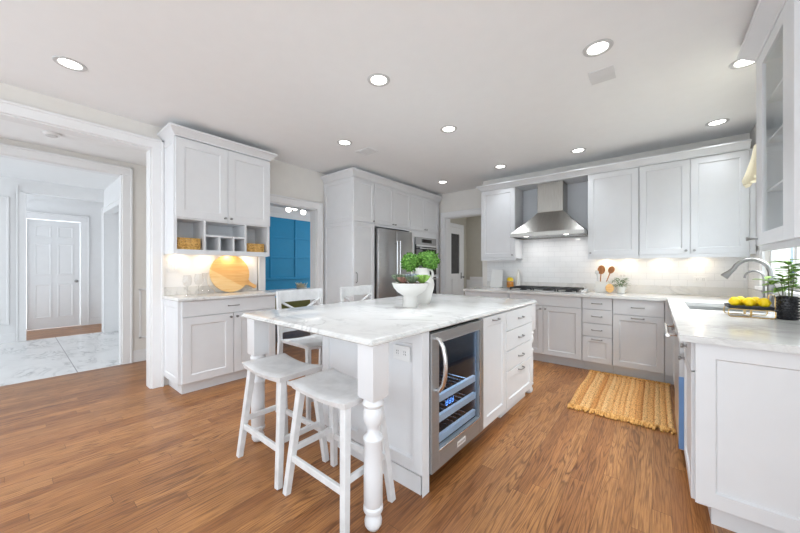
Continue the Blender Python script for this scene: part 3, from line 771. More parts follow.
MB().box((0.108, 2.606, 0.11), (0.159, 3.206, 0.872), 0.003).build('door', M['steel'], t)
MB().box((0.1065, 2.6035, 0.115), (0.158, 2.6058, 0.56)).build('film', M['blue_film'], t, 'blue protective film')
m = MB().tube([(0.055, 2.66, 0.80), (0.055, 3.15, 0.80)], 0.011, 10)
for yy in (2.70, 3.11): m.tube([(0.1085, yy, 0.80), (0.055, yy, 0.80)], 0.009, 8)
m.build('handle', M['chrome'], t)
t = thing('sink_base_cabinet', 'sink base cabinet on the far side of the dishwasher', 'cabinet', (0.46, 3.75, 0))
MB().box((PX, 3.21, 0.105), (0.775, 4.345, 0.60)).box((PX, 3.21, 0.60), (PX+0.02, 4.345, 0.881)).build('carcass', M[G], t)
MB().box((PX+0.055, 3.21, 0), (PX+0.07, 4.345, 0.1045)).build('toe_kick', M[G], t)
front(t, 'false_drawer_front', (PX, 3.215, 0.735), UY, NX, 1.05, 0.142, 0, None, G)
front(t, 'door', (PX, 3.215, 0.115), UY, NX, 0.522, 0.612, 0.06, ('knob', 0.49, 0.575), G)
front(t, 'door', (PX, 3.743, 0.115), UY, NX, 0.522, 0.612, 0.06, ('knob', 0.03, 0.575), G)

m = MB().cells([0.19, 0.196, 0.624, 0.63], [3.31, 3.316, 3.954, 3.96], lambda i, j: not (i == 1 and j == 1), 0.68, 0.881)
m.box((0.19, 3.31, 0.674), (0.63, 3.96, 0.6805)).lathe([(0.04, 0), (0.04, 0.003), (0, 0.0031)], (0.41, 3.63, 0.681), 18)
m.build('kitchen_sink', M['steel'], None, 'stainless undermount sink sunk in the white worktop', 'sink', smooth=0)

t = thing('kitchen_faucet', 'tall gooseneck pull-down faucet in brushed nickel behind the sink', 'faucet', (0.665, 3.6, 0.915))
MB().lathe([(0.030, 0), (0.030, 0.006), (0.024, 0.012), (0.021, 0.05), (0.019, 0.20), (0.017, 0.23)], (0.665, 3.6, 0.9148), 18).build('body', M['nickel'], t)
pts = [(0.665, 3.6, 1.14)] + [(0.566+0.099*math.cos(a), 3.6, 1.185+0.112*math.sin(a)) for a in [R(k) for k in range(0, 161, 16)]]
MB().tube(pts, [0.015]*len(pts), 12).build('spout', M['nickel'], t)
e = Vector(pts[-1]); dd = (Vector(pts[-1])-Vector(pts[-2])).normalized()
dd = (dd + Vector((-0.35, 0, 0))).normalized()
MB().tube([e, e+dd*0.03, e+dd*0.07, e+dd*0.085], [0.0155, 0.017, 0.025, 0.026], 14).build('spray_head', M['nickel'], t)
MB().tube([(0.665, 3.58, 1.0), (0.665, 3.55, 1.005), (0.662, 3.50, 1.04)], [0.012, 0.010, 0.007], 10).build('lever', M['nickel'], t)
t = thing('filter_faucet', 'small slim gooseneck tap beside the tall faucet', 'faucet', (0.655, 3.73, 0.915))
MB().lathe([(0.02, 0), (0.02, 0.006), (0.014, 0.012), (0.014, 0.075), (0.010, 0.085)], (0.655, 3.73, 0.9148), 14).build('body', M['nickel'], t)
pts = [(0.655, 3.73, 0.99), (0.655, 3.73, 1.12)] + [(0.603+0.052*math.cos(a), 3.73, 1.15+0.058*math.sin(a)) for a in [R(k) for k in range(0, 181, 20)]]
MB().tube(pts, 0.0075, 10).build('spout', M['nickel'], t)
MB().bar((0.642, 3.715, 0.975), (0.61, 3.70, 0.985), 0.016, 0.02).build('lever', M['nickel'], t)

# tray of lemons
t = thing('footed_tray', 'black footed tray with brass wire legs holding lemons beside the sink', 'tray', (0.455, 3.05, 0.915))
MB().box((0.366, 2.965, 0.968), (0.565, 3.14, 0.978), 0.003).box((0.366, 2.965, 0.978), (0.370, 3.14, 0.988)).box((0.561, 2.965, 0.978), (0.565, 3.14, 0.988)).box((0.370, 2.965, 0.978), (0.561, 2.969, 0.988)).box((0.370, 3.136, 0.978), (0.561, 3.14, 0.988)).build('tray_board', M['black'], t)
def loop(a, b, y, z0, z1, rr=0.012):
    pts = []
    for cx, cz, a0 in ((b-rr, z0+rr, -90), (b-rr, z1-rr, 0), (a+rr, z1-rr, 90), (a+rr, z0+rr, 180)):
        for k in range(4): pts.append((cx+rr*math.cos(R(a0+k*30)), y, cz+rr*math.sin(R(a0+k*30))))
    return pts
for y in (2.962, 3.143):
    for a, b in ((0.366, 0.468), (0.462, 0.567)): MB().tube(loop(a, b, y if a < 0.4 else y-0.007*(1 if y < 3 else -1), 0.9185, 0.966), 0.0032, 6, closed=True).build('wire_leg', M['gold'], t)
MB().tube([(0.570, 2.98, 0.975), (0.570, 2.98, 1.045), (0.570, 3.0, 1.06), (0.570, 3.11, 1.06), (0.570, 3.13, 1.045), (0.570, 3.13, 0.975)], 0.0032, 6).build('handle', M['gold'], t)
prof = [(0, -0.047), (0.006, -0.043), (0.010, -0.040), (0.022, -0.031), (0.030, -0.014), (0.0315, 0.0), (0.030, 0.014), (0.022, 0.031), (0.011, 0.040), (0.007, 0.045), (0, 0.049)]
lem = [(0.399, 3.003, 1.0115, 6, 'left end of the front row'), (0.464, 3.002, 1.0115, -4, 'middle of the front row'), (0.5285, 3.003, 1.0115, 3, 'right end of the front row'),
       (0.436, 3.072, 1.0115, 8, 'left of the two behind'), (0.504, 3.072, 1.0115, -6, 'right of the two behind')]
for lx, ly, lz, an, w in lem:
    k = 0.64
    MB().lathe([(r, z*k*1.02) for r, z in prof], (lx, ly, lz), 18, (math.cos(R(an)), math.sin(R(an)), 0.0)).build('lemon', M['lemon'], None, 'yellow lemon on the black tray, ' + w, 'lemon', 'lemons on the tray')

# hobnail pot with plant
t = thing('hobnail_planter', 'leafy green plant in a black studded pot at the right end of the worktop', 'plant', (0.636, 3.035, 0.915))
cx, cy = 0.628, 3.03
MB().lathe([(0.040, 0), (0.043, 0.004), (0.044, 0.138), (0.042, 0.142), (0.038, 0.142), (0.037, 0.12), (0, 0.12)], (cx, cy, 0.9148), 28).build('pot', M['black_pot'], t)
m = MB()
for j in range(8):
    for i in range(16):
        a = 2*math.pi*(i+0.5*(j % 2))/16; z = 0.924+j*0.0175
        n = V(math.cos(a), math.sin(a), 0)
        m.lathe([(0.0065, 0), (0.005, 0.005), (0.0, 0.0085)], V(cx, cy, z) + n*0.0435, 7, n)
m.build('studs', M['black_pot'], t)
m = MB(); ms = MB()
for i in range(9):
    a = i*2.4; sp = random.uniform(0.02, 0.085); h = random.uniform(0.10, 0.25)
    if math.cos(a) > 0: sp *= 0.7
    p0 = V(cx+0.02*math.cos(a), cy+0.02*math.sin(a), 1.035); p2 = V(cx-0.005+sp*math.cos(a), cy+sp*math.sin(a), 1.035+h); p1 = p0.lerp(p2, 0.55)+V(0, 0, 0.03)
    ms.tube([p0, p1, p2], [0.0018, 0.0015, 0.001], 5)
    for j in range(8):
        s = 0.25+0.75*j/7; b = p0.lerp(p1, s*2) if s < 0.5 else p1.lerp(p2, s*2-1)
        an = a + j*2.4 + random.uniform(-0.4, 0.4); L = random.uniform(0.055, 0.09)
        leaf(m, b, b + V(math.cos(an)*L, math.sin(an)*L, random.uniform(0.0, 0.04)), L*0.58, 0.2)
m.build('foliage', M['leaf'], t, fix=False)
ms.build('stems', M['stem'], t)

# outdoor seat glimpsed behind the plant
t = thing('garden_sofa', 'bright blue outdoor seat glimpsed through the window behind the plant', 'garden seat', (2.9, 11.5, -0.06))
MB().box((2.30, 12.6, 0.45), (3.3, 14.6, 0.75), 0.05, 2).box((3.10, 12.6, 0.75), (3.35, 14.6, 1.19), 0.06, 2).box((2.30, 14.35, 0.75), (3.10, 14.6, 1.12), 0.06, 2).build('cushion', M['deep_blue'], t)
MB().box((2.3, 12.6, 0.2), (3.35, 14.6, 0.449)).box((2.35, 12.65, -0.06), (2.45, 12.75, 0.2)).box((3.2, 12.65, -0.06), (3.3, 12.75, 0.2)).box((2.35, 14.45, -0.06), (2.45, 14.55, 0.2)).box((3.2, 14.45, -0.06), (3.3, 14.55, 0.2)).build('base', M['trim'], t)

# glazed wall cabinet on the right wall
gx, gy0, gy1, gz0, gz1 = 0.51, 2.262, 2.97, 1.370, 2.53
t = thing('glazed_wall_cabinet', 'white wall cabinet with a glass door hanging over the near end of the sink run', 'cabinet', (0.65, 2.6, gz0))
m = MB().box((gx, gy0, gz0), (0.778, gy0+0.018, gz1)).box((0.766, gy0+0.018, gz0), (0.778, gy1, gz1)).box((gx, gy0+0.018, gz0), (0.766, gy1, gz0+0.018)).box((gx, gy0+0.018, gz1-0.018), (0.766, gy1, gz1))
m.box((gx, gy1-0.018, gz0+0.018), (0.766, gy1, gz1-0.018))
m.box((gx+0.004, gy0, gz0-0.035), (0.778, gy0+0.018, gz0)).box((gx+0.004, gy0+0.018, gz0-0.035), (gx+0.022, gy1, gz0))
m.build('carcass', M['cabinet'], t, smooth=0)
for z in (1.70, 2.0, 2.25): MB().box((gx+0.02, gy0+0.02, z), (0.764, gy1-0.02, z+0.012)).build('shelf', M['cabinet'], t)
m = MB()
for i in range(24): m.lathe([(0.003, 0), (0.003, 0.0008), (0, 0.0009)], (0.70, gy0+0.0181, 1.45+i*0.045), 8, UY)
m.build('peg_holes', M['dark'], t)
m = MB(); x = gx-0.021; r = 0.075; sn = 0.165; sf = 0.140
m.box((x, gy0+0.002, gz0+0.002), (x+0.02, gy0+sn, gz1-0.002), 0.0015).box((x, gy1-sf, gz0+0.002), (x+0.02, gy1-0.002, gz1-0.002), 0.0015)
m.box((x, gy0+sn, gz0+0.002), (x+0.02, gy1-sf, gz0+r), 0.0015).box((x, gy0+sn, gz1-r), (x+0.02, gy1-sf, gz1-0.002), 0.0015)
d = m.build('door', M['cabinet'], t, smooth=0)
MB().box((x+0.008, gy0+sn, gz0+r), (x+0.012, gy1-sf, gz1-r)).build('door_pane', M['glass'], d)
MB().lathe([(0.006, 0), (0.006, 0.012), (0.008, 0.030), (0.013, 0.046), (0.011, 0.050), (0, 0.051)], (x, gy1-0.035, gz0+0.045), 14, NX).build('knob', M['nickel'], d)
crown('trim_20', gx-0.02, 0.779, gy0, gy1, gz1+0.0005, r=0, f=0, b=1, h=0.10, d=0.075)

# curtain valance over the window
m = MB(); ys = [W0-0.03+i*0.02 for i in range(int((4.52-W0+0.03)/0.02))]
rings = []
for i, y in enumerate(ys):
    wv = 0.010*math.sin(i*0.9); b = 0.03*abs(math.sin(i*0.14))
    rings.append([(0.715+wv*0.6, y, 2.38), (0.70+wv, y, 2.26), (0.665+wv*1.4, y, 2.12-b), (0.645+wv*1.4, y, 2.06-b), (0.655+wv*1.4, y, 2.02-b), (0.70, y, 2.03-b), (0.757, y, 2.38)])
m.loft(rings).build('curtain_valance', M['fabric'], None, 'cream gathered fabric valance hanging over the kitchen window', 'curtain', smooth=60)

# ================================================================== RUG
t = thing('jute_rug', 'braided golden jute rug with knotted ends on the oak floor', 'rug', (-0.25, 3.72, 0.001))
m = MB(); nx, ny = 144, 150; x0, x1, y0, y1 = -0.62, 0.105, 3.14, 4.30
gv = []
for i in range(nx+1):
    row = []
    for j in range(ny+1):
        u = i/nx; v = j/ny; b = (u*18) % 1.0
        h = 0.006 + 0.013*math.sqrt(max(0.0, math.sin(math.pi*b))) + 0.0025*math.sin(v*190 + (3.14 if int(u*18) % 2 else 0) + b*3.0)*math.sin(math.pi*b)
        row.append(m.bm.verts.new((x0+(x1-x0)*u+0.006*math.sin(v*9+1)*(1-u), y0+(y1-y0)*v, h)))
    gv.append(row)
for i in range(nx):
    for j in range(ny): m.bm.faces.new((gv[i][j], gv[i+1][j], gv[i+1][j+1], gv[i][j+1]))
m.box((x0+0.004, y0, 0.001), (x1-0.004, y1, 0.006))
m.build('mat', M['jute'], t, fix=False, smooth=60)
m = MB()
for e, s in ((y0, -1), (y1, 1)):
    for i in range(30):
        x = x0+0.0+(x1-x0)*(i+0.5)/30
        for k in range(3):
            a = random.uniform(-0.02, 0.02); L = random.uniform(0.04, 0.075)
            m.tube([(x+k*0.004, e-s*0.015, 0.014), (x+k*0.004+a*0.3, e+s*L*0.35, 0.018), (x+a, e+s*L, 0.007)], [0.008, 0.011, 0.005], 6)
m.build('knotted_fringe', M['jute_fringe'], t, kind='stuff')

# ================================================================== LEFT WALL: HUTCH
hx = -3.538
t = thing('hutch_base_cabinet', 'white low cabinet with one drawer over two doors on the left wall', 'cabinet', (-3.76, 1.5, 0))
MB().box((-3.997, 1.012, 0.105), (hx, 1.985, 0.909)).build('carcass', M['cabinet'], t)
MB().box((-3.997, 1.045, 0), (-3.585, 1.985, 0.1045)).build('toe_kick', M['cabinet'], t)
MB().panel((-3.996, 1.0115, 0.105), UX, NY, 0.458, 0.80, 0.012, 0.06, 0.007).build('side_panel', M['cabinet'], t)
MB().box((-3.996, 0.9995, 0.909-0.004), (hx, 1.0115, 0.9095)).build('side_rail', M['cabinet'], t)
front(t, 'drawer', (hx, 1.03, 0.757), UY, UX, 0.95, 0.147, 0, ('pull', 0.475, 0.075, 0.11))
front(t, 'door', (hx, 1.03, 0.112), UY, UX, 0.472, 0.638, 0.075, ('knob', 0.442, 0.60))
front(t, 'door', (hx, 1.508, 0.112), UY, UX, 0.472, 0.638, 0.075, ('knob', 0.03, 0.60))
m = MB().rects(-3.997, -3.49, 0.99, 1.998, [(-0.006, 0.9098), (0, 0.914), (0, 0.926), (-0.004, 0.929), (-0.004, 0.936), (-0.008, 0.94)], l=0)
m.box((-3.997, 1.0, 0.9402), (-3.978, 1.985, 1.025), 0.002)
m.build('hutch_worktop', M['marble'], None, 'white marble top with low upstand on the left wall cabinet', 'worktop')
t = thing('hutch_wall_cabinet', 'white wall cabinet with two doors over open cubbies on the left wall', 'cabinet', (-3.83, 1.5, 1.365))
ux = -3.672
m = MB().box((-3.997, 1.012, 1.372), (ux, 1.03, 2.53)).box((-3.997, 1.962, 1.372), (ux, 1.99, 2.53)).box((-3.997, 1.03, 1.40), (-3.985, 1.962, 2.53)).box((-3.985, 1.03, 1.40), (ux, 1.962, 1.418))
m.box((-3.985, 1.03, 1.722), (ux, 1.962, 1.74)).box((-3.985, 1.03, 2.512), (ux, 1.962, 2.53))
m.box((-3.985, 1.269, 1.418), (ux, 1.288, 1.722)).box((-3.985, 1.692, 1.418), (ux, 1.712, 1.722)).box((-3.985, 1.288, 1.562), (ux, 1.692, 1.58)).box((-3.985, 1.414, 1.418), (ux, 1.432, 1.562)).box((-3.985, 1.560, 1.418), (ux, 1.578, 1.562))
m.box((ux-0.02, 1.03, 1.365), (ux+0.012, 1.962, 1.4))
m.build('carcass', M['cabinet'], t, smooth=0)
MB().panel((-3.996, 1.0115, 1.372), UX, NY, 0.324, 1.158, 0.010, 0.055, 0.007).build('side_panel', M['cabinet'], t)
front(t, 'door', (ux, 1.015, 1.735), UY, UX, 0.484, 0.782, 0.075, ('knob', 0.455, 0.035))
front(t, 'door', (ux, 1.503, 1.735), UY, UX, 0.484, 0.782, 0.075, ('knob', 0.03, 0.035))
crown('trim_21', -3.997, ux+0.02, 1.008, 1.992, 2.531, l=0, b=1, h=0.085, d=0.062)
# painted splash panel and switch
struct(MB().box((-3.9985, 1.0, 1.026), (-3.99, 1.9985, 1.40)), 'trim_22', M['wall_white'])
plate('switch_plate', (-3.9898, 1.03, 1.185), UY, UX, 0.115, 0.115, 'white double light switch plate left of the wine glasses', 'switch')

def basket(y0, y1, x0, x1, z0, h, label):
    t = thing('woven_basket', label, 'basket', ((x0+x1)/2, (y0+y1)/2, z0), 'baskets in the cubbies')
    rows = int(h/0.0155); m = MB()
    for j in range(rows):
        z = z0+0.009+j*h/rows; pts = []; rr = 0.02
        path = []
        for cx, cy, a0 in ((x1-rr, y0+rr, -90), (x1-rr, y1-rr, 0), (x0+rr, y1-rr, 90), (x0+rr, y0+rr, 180)):
            for k in range(4): path.append(Vector((cx+rr*math.cos(R(a0+30*k)), cy+rr*math.sin(R(a0+30*k)), z)))
        dense = []
        for a, b in zip(path, path[1:]+path[:1]):
            n = max(1, int((b-a).length/0.012))
            for k in range(n): dense.append(a.lerp(b, k/n))
        c = Vector(((x0+x1)/2, (y0+y1)/2, z))
        out = []
        for i, p in enumerate(dense):
            d = (p-c).normalized(); out.append(p + d*(0.0035 if (i+j) % 2 else -0.0025))
        m.tube(out, 0.0085, 6, closed=True)
    m.box((x0+0.01, y0+0.01, z0), (x1-0.01, y1-0.01, z0+0.006))
    m.build('weave', M['basket'], t)
    m = MB()
    for yy in (y0+0.05, y1-0.05): m.tube([(x1+0.008, yy, z0+h*0.55), (x1+0.016, yy, z0+h*0.75), (x1+0.008, yy, z0+h*0.95)], 0.004, 6)
    m.build('loop_handle', M['basket'], t)
basket(1.045, 1.245, -3.93, -3.70, 1.4185, 0.118, 'larger woven basket in the left cubby of the wall cabinet')
basket(1.735, 1.935, -3.93, -3.70, 1.4185, 0.10, 'shorter woven basket in the right cubby of the wall cabinet')

# paddle board leaning on the splash panel
tilt = R(8); cz = 1.155; rad = 0.222
q = Matrix.Translation((-3.915, 1.642, 0.9405)) @ Matrix.Rotation(-tilt, 4, 'Y')
t = thing('paddle_board', 'big round maple paddle board leaning on the wall over the left worktop', 'cutting board', (-3.915, 1.63, 0.9405))
S = XF; XF = q
ha = R(-31)
def strip_poly(a, b):
    """slice of the disc between two lines across it, rotated to follow the handle"""
    pts = []
    t0 = math.acos(max(-1, min(1, b/rad))); t1 = math.acos(max(-1, min(1, a/rad)))
    n = 16
    for k in range(n+1):
        th = t0+(t1-t0)*k/n; pts.append((rad*math.sin(th), rad*math.cos(th)))
    for k in range(n+1):
        th = t1-(t1-t0)*k/n; pts.append((-rad*math.sin(th), rad*math.cos(th)))
    ca, sa = math.cos(ha), math.sin(ha)
    return [(x*ca-y*sa, x*sa+y*ca+rad+0.003) for x, y in pts]
def clean(p):
    o = []
    for a in p:
        if not o or (Vector(a)-Vector(o[-1])).length > 1e-5: o.append(a)
    if (Vector(o[0])-Vector(o[-1])).length < 1e-5: o.pop()
    return o
MB().prism(clean(strip_poly(-0.07, rad)), (0, 0, 0), UY, UZ, UX, 0.02).build('upper_board', M['board'], t)
MB().prism(clean(strip_poly(-rad, -0.07)), (0, 0, 0), UY, UZ, UX, 0.02).build('lower_board', M['board2'], t)
ca, sa = math.cos(ha), math.sin(ha)
hp = [(rad*0.93, -0.045), (rad*1.12, -0.022), (rad*1.52, -0.020), (rad*1.58, 0), (rad*1.52, 0.020), (rad*1.12, 0.022), (rad*0.93, 0.045)]
MB().prism([(x*ca-y*sa, x*sa+y*ca+rad+0.003) for x, y in hp], (0, 0, 0), UY, UZ, UX, 0.02).build('handle', M['board'], t)
XF = S
# wine glasses
gl = [(0.036, 0), (0.034, 0.003), (0.006, 0.006), (0.004, 0.02), (0.004, 0.085), (0.010, 0.095), (0.032, 0.113), (0.043, 0.145), (0.041, 0.175), (0.034, 0.215)]
def open_lathe(prof, c, mat, name, **kw):
    m = MB().lathe(prof, c, 26)
    f = [f for f in m.bm.faces if len(f.verts) > 10 and f.calc_center_median().z > c[2]+0.1]
    bmesh.ops.delete(m.bm, geom=f, context='FACES_ONLY')
    return m.build(name, mat, None, **kw)
for (gx_, gy_, k, lab) in ((-3.76, 1.145, 1.0, 'clear wine glass nearest the switch plate'), (-3.88, 1.29, 1.05, 'clear wine glass standing behind the decanter')):
    open_lathe([(r*k, z*k) for r, z in gl], (gx_, gy_, 0.9405), M['glass_wine'], 'wine_glass', label=lab, cat='wine glass', group='wine glasses on the left worktop')
open_lathe([(0.05, 0), (0.085, 0.004), (0.096, 0.022), (0.088, 0.05), (0.05, 0.088), (0.026, 0.115), (0.021, 0.15), (0.022, 0.19), (0.034, 0.235), (0.036, 0.238)], (-3.74, 1.305, 0.9405), M['glass_wine'], 'wine_decanter', label='clear wide-based glass decanter beside the paddle board', cat='decanter')

# ================================================================== LEFT WALL: PANTRY, FRIDGE, OVEN
pf = -3.357
t = thing('pantry_cabinet', 'tall white pantry cabinet left of the refrigerator', 'cabinet', (-3.68, 3.27, 0))
MB().box((-3.997, 3.062, 0.10), (pf, 3.497, 2.53)).box((-3.997, 3.11, 0), (pf-0.06, 3.497, 0.0995)).build('carcass', M['cabinet'], t)
MB().panel((-3.996, 3.0615, 1.905), UX, NY, 0.639, 0.622, 0.012, 0.055, 0.007).build('upper_side_panel', M['cabinet'], t)
MB().panel((-3.996, 3.0615, 0.10), UX, NY, 0.639, 1.80, 0.012, 0.055, 0.007).build('side_panel', M['cabinet'], t)
front(t, 'door', (pf, 3.062, 1.905), UY, UX, 0.43, 0.622, 0.055, ('knob', 0.40, 0.03))
front(t, 'door', (pf, 3.062, 0.11), UY, UX, 0.43, 1.788, 0.055, ('vpull', 0.05, 0.98, 0.14))
t = thing('over_fridge_cabinet', 'white two-door cabinet above the refrigerator', 'cabinet', (-3.68, 3.95, 1.86))
MB().box((-3.997, 3.499, 1.872), (pf, 4.399, 2.53)).build('carcass', M['cabinet'], t)
front(t, 'door', (pf, 3.50, 1.905), UY, UX, 0.447, 0.622, 0.055, ('knob', 0.42, 0.03))
front(t, 'door', (pf, 3.951, 1.905), UY, UX, 0.447, 0.622, 0.055, ('knob', 0.027, 0.03))
t = thing('oven_cabinet', 'tall white cabinet housing the wall oven right of the refrigerator', 'cabinet', (-3.68, 4.85, 0))
m = MB().box((-3.997, 4.401, 0.10), (pf, 4.54, 1.88)).box((-3.997, 5.215, 0.10), (pf, 5.372, 1.88)).box((-3.997, 4.54, 0.10), (pf, 5.215, 0.40)).box((-3.997, 4.401, 1.88), (pf, 5.372, 2.53)).box((-3.997, 4.54, 1.79), (pf, 5.215, 1.88)).box((-3.997, 4.54, 0.40), (-3.9, 5.215, 1.79))
m.build('carcass', M['cabinet'], t, smooth=0)
front(t, 'door', (pf, 4.402, 1.905), UY, UX, 0.45, 0.622, 0.055, ('knob', 0.423, 0.03))
front(t, 'door', (pf, 4.856, 1.905), UY, UX, 0.45, 0.622, 0.055, ('knob', 0.027, 0.03))
front(t, 'drawer', (pf, 4.52, 0.11), UY, UX, 0.72, 0.28, 0.055, ('pull', 0.36, 0.2))
crown('trim_23', -3.997, pf+0.02, 3.05, 5.372, 2.531, l=0, b=0, h=0.10, d=0.055)
struct(MB().box((-3.997, 3.12, 2.632), (-3.40, 5.38, 2.689)), 'trim_24', M['cabinet_grey'])

t = thing('refrigerator', 'stainless french-door refrigerator between white tall cabinets', 'refrigerator', (-3.62, 3.95, 0))
MB().box((-3.98, 3.53, 0.02), (-3.36, 4.375, 1.835)).box((-3.9, 3.55, 0), (-3.42, 4.36, 0.02)).build('body', M['steel_dark'], t)
for y0, y1, hy in ((3.525, 3.949, 3.915), (3.955, 4.380, 3.990)):
    d = MB().box((-3.357, y0, 0.72), (-3.285, y1, 1.84), 0.008, 2).build('door', M['steel'], t)
    m = MB().tube([(-3.232, hy, 0.84), (-3.232, hy, 1.66)], 0.011, 10)
    for z in (0.88, 1.62): m.tube([(-3.286, hy, z), (-3.232, hy, z)], 0.009, 8)
    m.build('handle', M['chrome'], d)
d = MB().box((-3.357, 3.525, 0.06), (-3.285, 4.380, 0.712), 0.008, 2).build('freezer_drawer', M['steel'], t)
m = MB().tube([(-3.232, 3.6, 0.64), (-3.232, 4.3, 0.64)], 0.011, 10)
for y in (3.64, 4.26): m.tube([(-3.286, y, 0.64), (-3.232, y, 0.64)], 0.009, 8)
m.build('handle', M['chrome'], d)
t = thing('wall_oven', 'black glass double wall oven in the tall cabinet by the far doorway', 'oven', (-3.6, 4.88, 0.405))
MB().box((-3.88, 4.545, 0.405), (-3.345, 5.21, 1.785)).build('housing', M['steel_dark'], t)
MB().box((-3.3445, 4.545, 1.66), (-3.325, 5.21, 1.785), 0.002).build('control_panel', M['steel_dark'], t)
MB().box((-3.3248, 4.72, 1.69), (-3.3235, 5.05, 1.755)).build('display', M['black_glass'], t)
for z0, z1 in ((1.10, 1.652), (0.41, 1.09)):
    d = MB().box((-3.3445, 4.545, z0), (-3.318, 5.21, z1), 0.003).build('oven_door', M['black_glass'], t)
    MB().box((-3.3178, 4.546, z1-0.035), (-3.3155, 5.209, z1-0.002)).build('door_trim', M['steel'], d)
    m = MB().tube([(-3.27, 4.60, z1-0.07), (-3.27, 5.155, z1-0.07)], 0.010, 10)
    for y in (4.63, 5.125): m.tube([(-3.3178, y, z1-0.07), (-3.27, y, z1-0.07)], 0.008, 8)
    m.build('handle', M['chrome'], d)

# ================================================================== ISLAND (stands a touch skew to the walls)
XF = Matrix.Translation((-0.972, 0.998, 0)) @ Matrix.Rotation(R(-1.3), 4, 'Z')
FX = -0.028     # carcass face; fronts come 2 cm forward
m = MB().rects(-1.31, 0, 0, 2.285, [(-0.020, 0.8822), (-0.006, 0.884), (0, 0.889), (0, 0.896), (-0.006, 0.900), (-0.007, 0.904), (-0.012, 0.911), (-0.018, 0.914)])
m.build('island_worktop', M['marble'], None, 'large white marble worktop on the kitchen island', 'worktop')
t = thing('kitchen_island', 'white island frame with turned corner legs and panelled near end', 'island', (-0.45, 1.25, 0))
MB().box((-0.90, 0.412, 0.10), (FX-0.56, 2.165, 0.8815)).build('back_carcass', M['cabinet'], t, smooth=0)
MB().box((FX-0.558, 0.412, 0.10), (FX+0.006, 0.452, 0.8815)).build('end_carcass', M['cabinet'], t, smooth=0)
MB().panel((-0.90, 0.4115, 0.115), UX, NY, 0.445, 0.766, 0.022, 0.065, 0.016, slope=0.008).build('end_panel', M['cabinet'], t)
MB().panel((-0.4545, 0.4115, 0.115), UX, NY, 0.443, 0.766, 0.022, 0.065, 0.016, slope=0.008).build('end_panel', M['cabinet'], t)
MB().box((-0.885, 0.40, 0.0), (FX-0.0, 0.43, 0.099)).box((-0.885, 0.43, 0), (-0.87, 2.15, 0.099)).build('plinth', M['cabinet'], t, smooth=0)
MB().box((FX+0.0165, 0.389, 0.0), (FX+0.0185-0.0, 0.452, 0.8815)).box((FX+0.0065, 0.412, 0.0), (FX+0.0165, 0.452, 0.8815)).build('corner_post', M['cabinet'], t, smooth=0)
LEG = [(0.020, 0.0), (0.030, 0.005), (0.040, 0.022), (0.042, 0.040), (0.036, 0.060), (0.030, 0.070), (0.031, 0.078), (0.043, 0.084), (0.047, 0.094), (0.047, 0.108), (0.041, 0.115), (0.045, 0.121),
       (0.0455, 0.28), (0.043, 0.412), (0.047, 0.419), (0.048, 0.432), (0.042, 0.440), (0.031, 0.452), (0.027, 0.472), (0.031, 0.486), (0.040, 0.500), (0.047, 0.524), (0.048, 0.548), (0.043, 0.570),
       (0.040, 0.576), (0.047, 0.582), (0.052, 0.594), (0.047, 0.606), (0.046, 0.614), (0.046, 0.628)]
def island_leg(x, y):
    m = MB().lathe(LEG, (x, y, 0.0005), 28)
    m.loft([[(x+a*w, y+b*w, z) for a, b in ((-1, -1), (1, -1), (1, 1), (-1, 1))] for w, z in ((0.043, 0.618), (0.052, 0.629), (0.052, 0.8815))])
    m.build('leg', M['cabinet'], t, smooth=40)
for x, y in ((-0.073, 0.083), (-1.235, 0.083), (-0.062, 2.222), (-1.235, 2.222)): island_leg(x, y)

t = thing('island_door_cabinet', 'white pull-out door cabinet in the island between the wine cooler and drawers', 'cabinet', (-0.3, 1.31, 0))
MB().box((FX-0.55, 1.106, 0.10), (FX, 1.530, 0.8815)).box((FX-0.5, 1.106, 0), (FX-0.055, 1.530, 0.0995)).build('carcass', M['cabinet'], t, smooth=0)
front(t, 'door', (FX, 1.110, 0.085), UY, UX, 0.416, 0.79, 0.065, ('pull', 0.208, 0.757, 0.10))
t = thing('island_drawer_cabinet', 'white four-drawer cabinet in the far end of the island', 'cabinet', (-0.3, 1.85, 0))
MB().box((FX-0.55, 1.532, 0.10), (FX, 2.164, 0.8815)).box((FX-0.5, 1.532, 0), (FX-0.03, 2.12, 0.0995)).build('carcass', M['cabinet'], t, smooth=0)
for z0, z1, rl in ((0.715, 0.875, 0), (0.550, 0.709, 0), (0.385, 0.544, 0), (0.085, 0.379, 0.06)):
    front(t, 'drawer', (FX, 1.536, z0), UY, UX, 0.626, z1-z0, rl, ('pull', 0.313, (z1-z0)/2 if not rl else 0.262, 0.10))

# wine cooler
t = thing('wine_cooler', 'stainless under-counter wine cooler with curved handle in the island', 'wine cooler', (-0.3, 0.78, 0))
y0, y1 = 0.458, 1.100
m = MB().box((FX-0.55, y0, 0.06), (FX-0.53, y1, 0.868)).box((FX-0.53, y0, 0.06), (FX-0.004, y0+0.02, 0.868)).box((FX-0.53, y1-0.02, 0.06), (FX-0.004, y1, 0.868)).box((FX-0.53, y0+0.02, 0.06), (FX-0.004, y1-0.02, 0.09)).box((FX-0.53, y0+0.02, 0.848), (FX-0.004, y1-0.02, 0.868))
m.box((FX-0.5, y0+0.03, 0.0), (FX-0.06, y1-0.03, 0.06))
m.build('body', M['dark'], t, smooth=0)
gy0, gy1, gz0, gz1 = 0.535, 1.040, 0.20, 0.805
m = MB(); x0, x1 = FX-0.003, FX+0.030
m.box((x0, y0+0.002, 0.092), (x1, gy0, 0.868), 0.002).box((x0, gy1, 0.092), (x1, y1-0.002, 0.868), 0.002).box((x0, gy0, 0.092), (x1, gy1, gz0), 0.002).box((x0, gy0, gz1), (x1, gy1, 0.868), 0.002)
d = m.build('door', M['steel_cooler'], t, smooth=0)
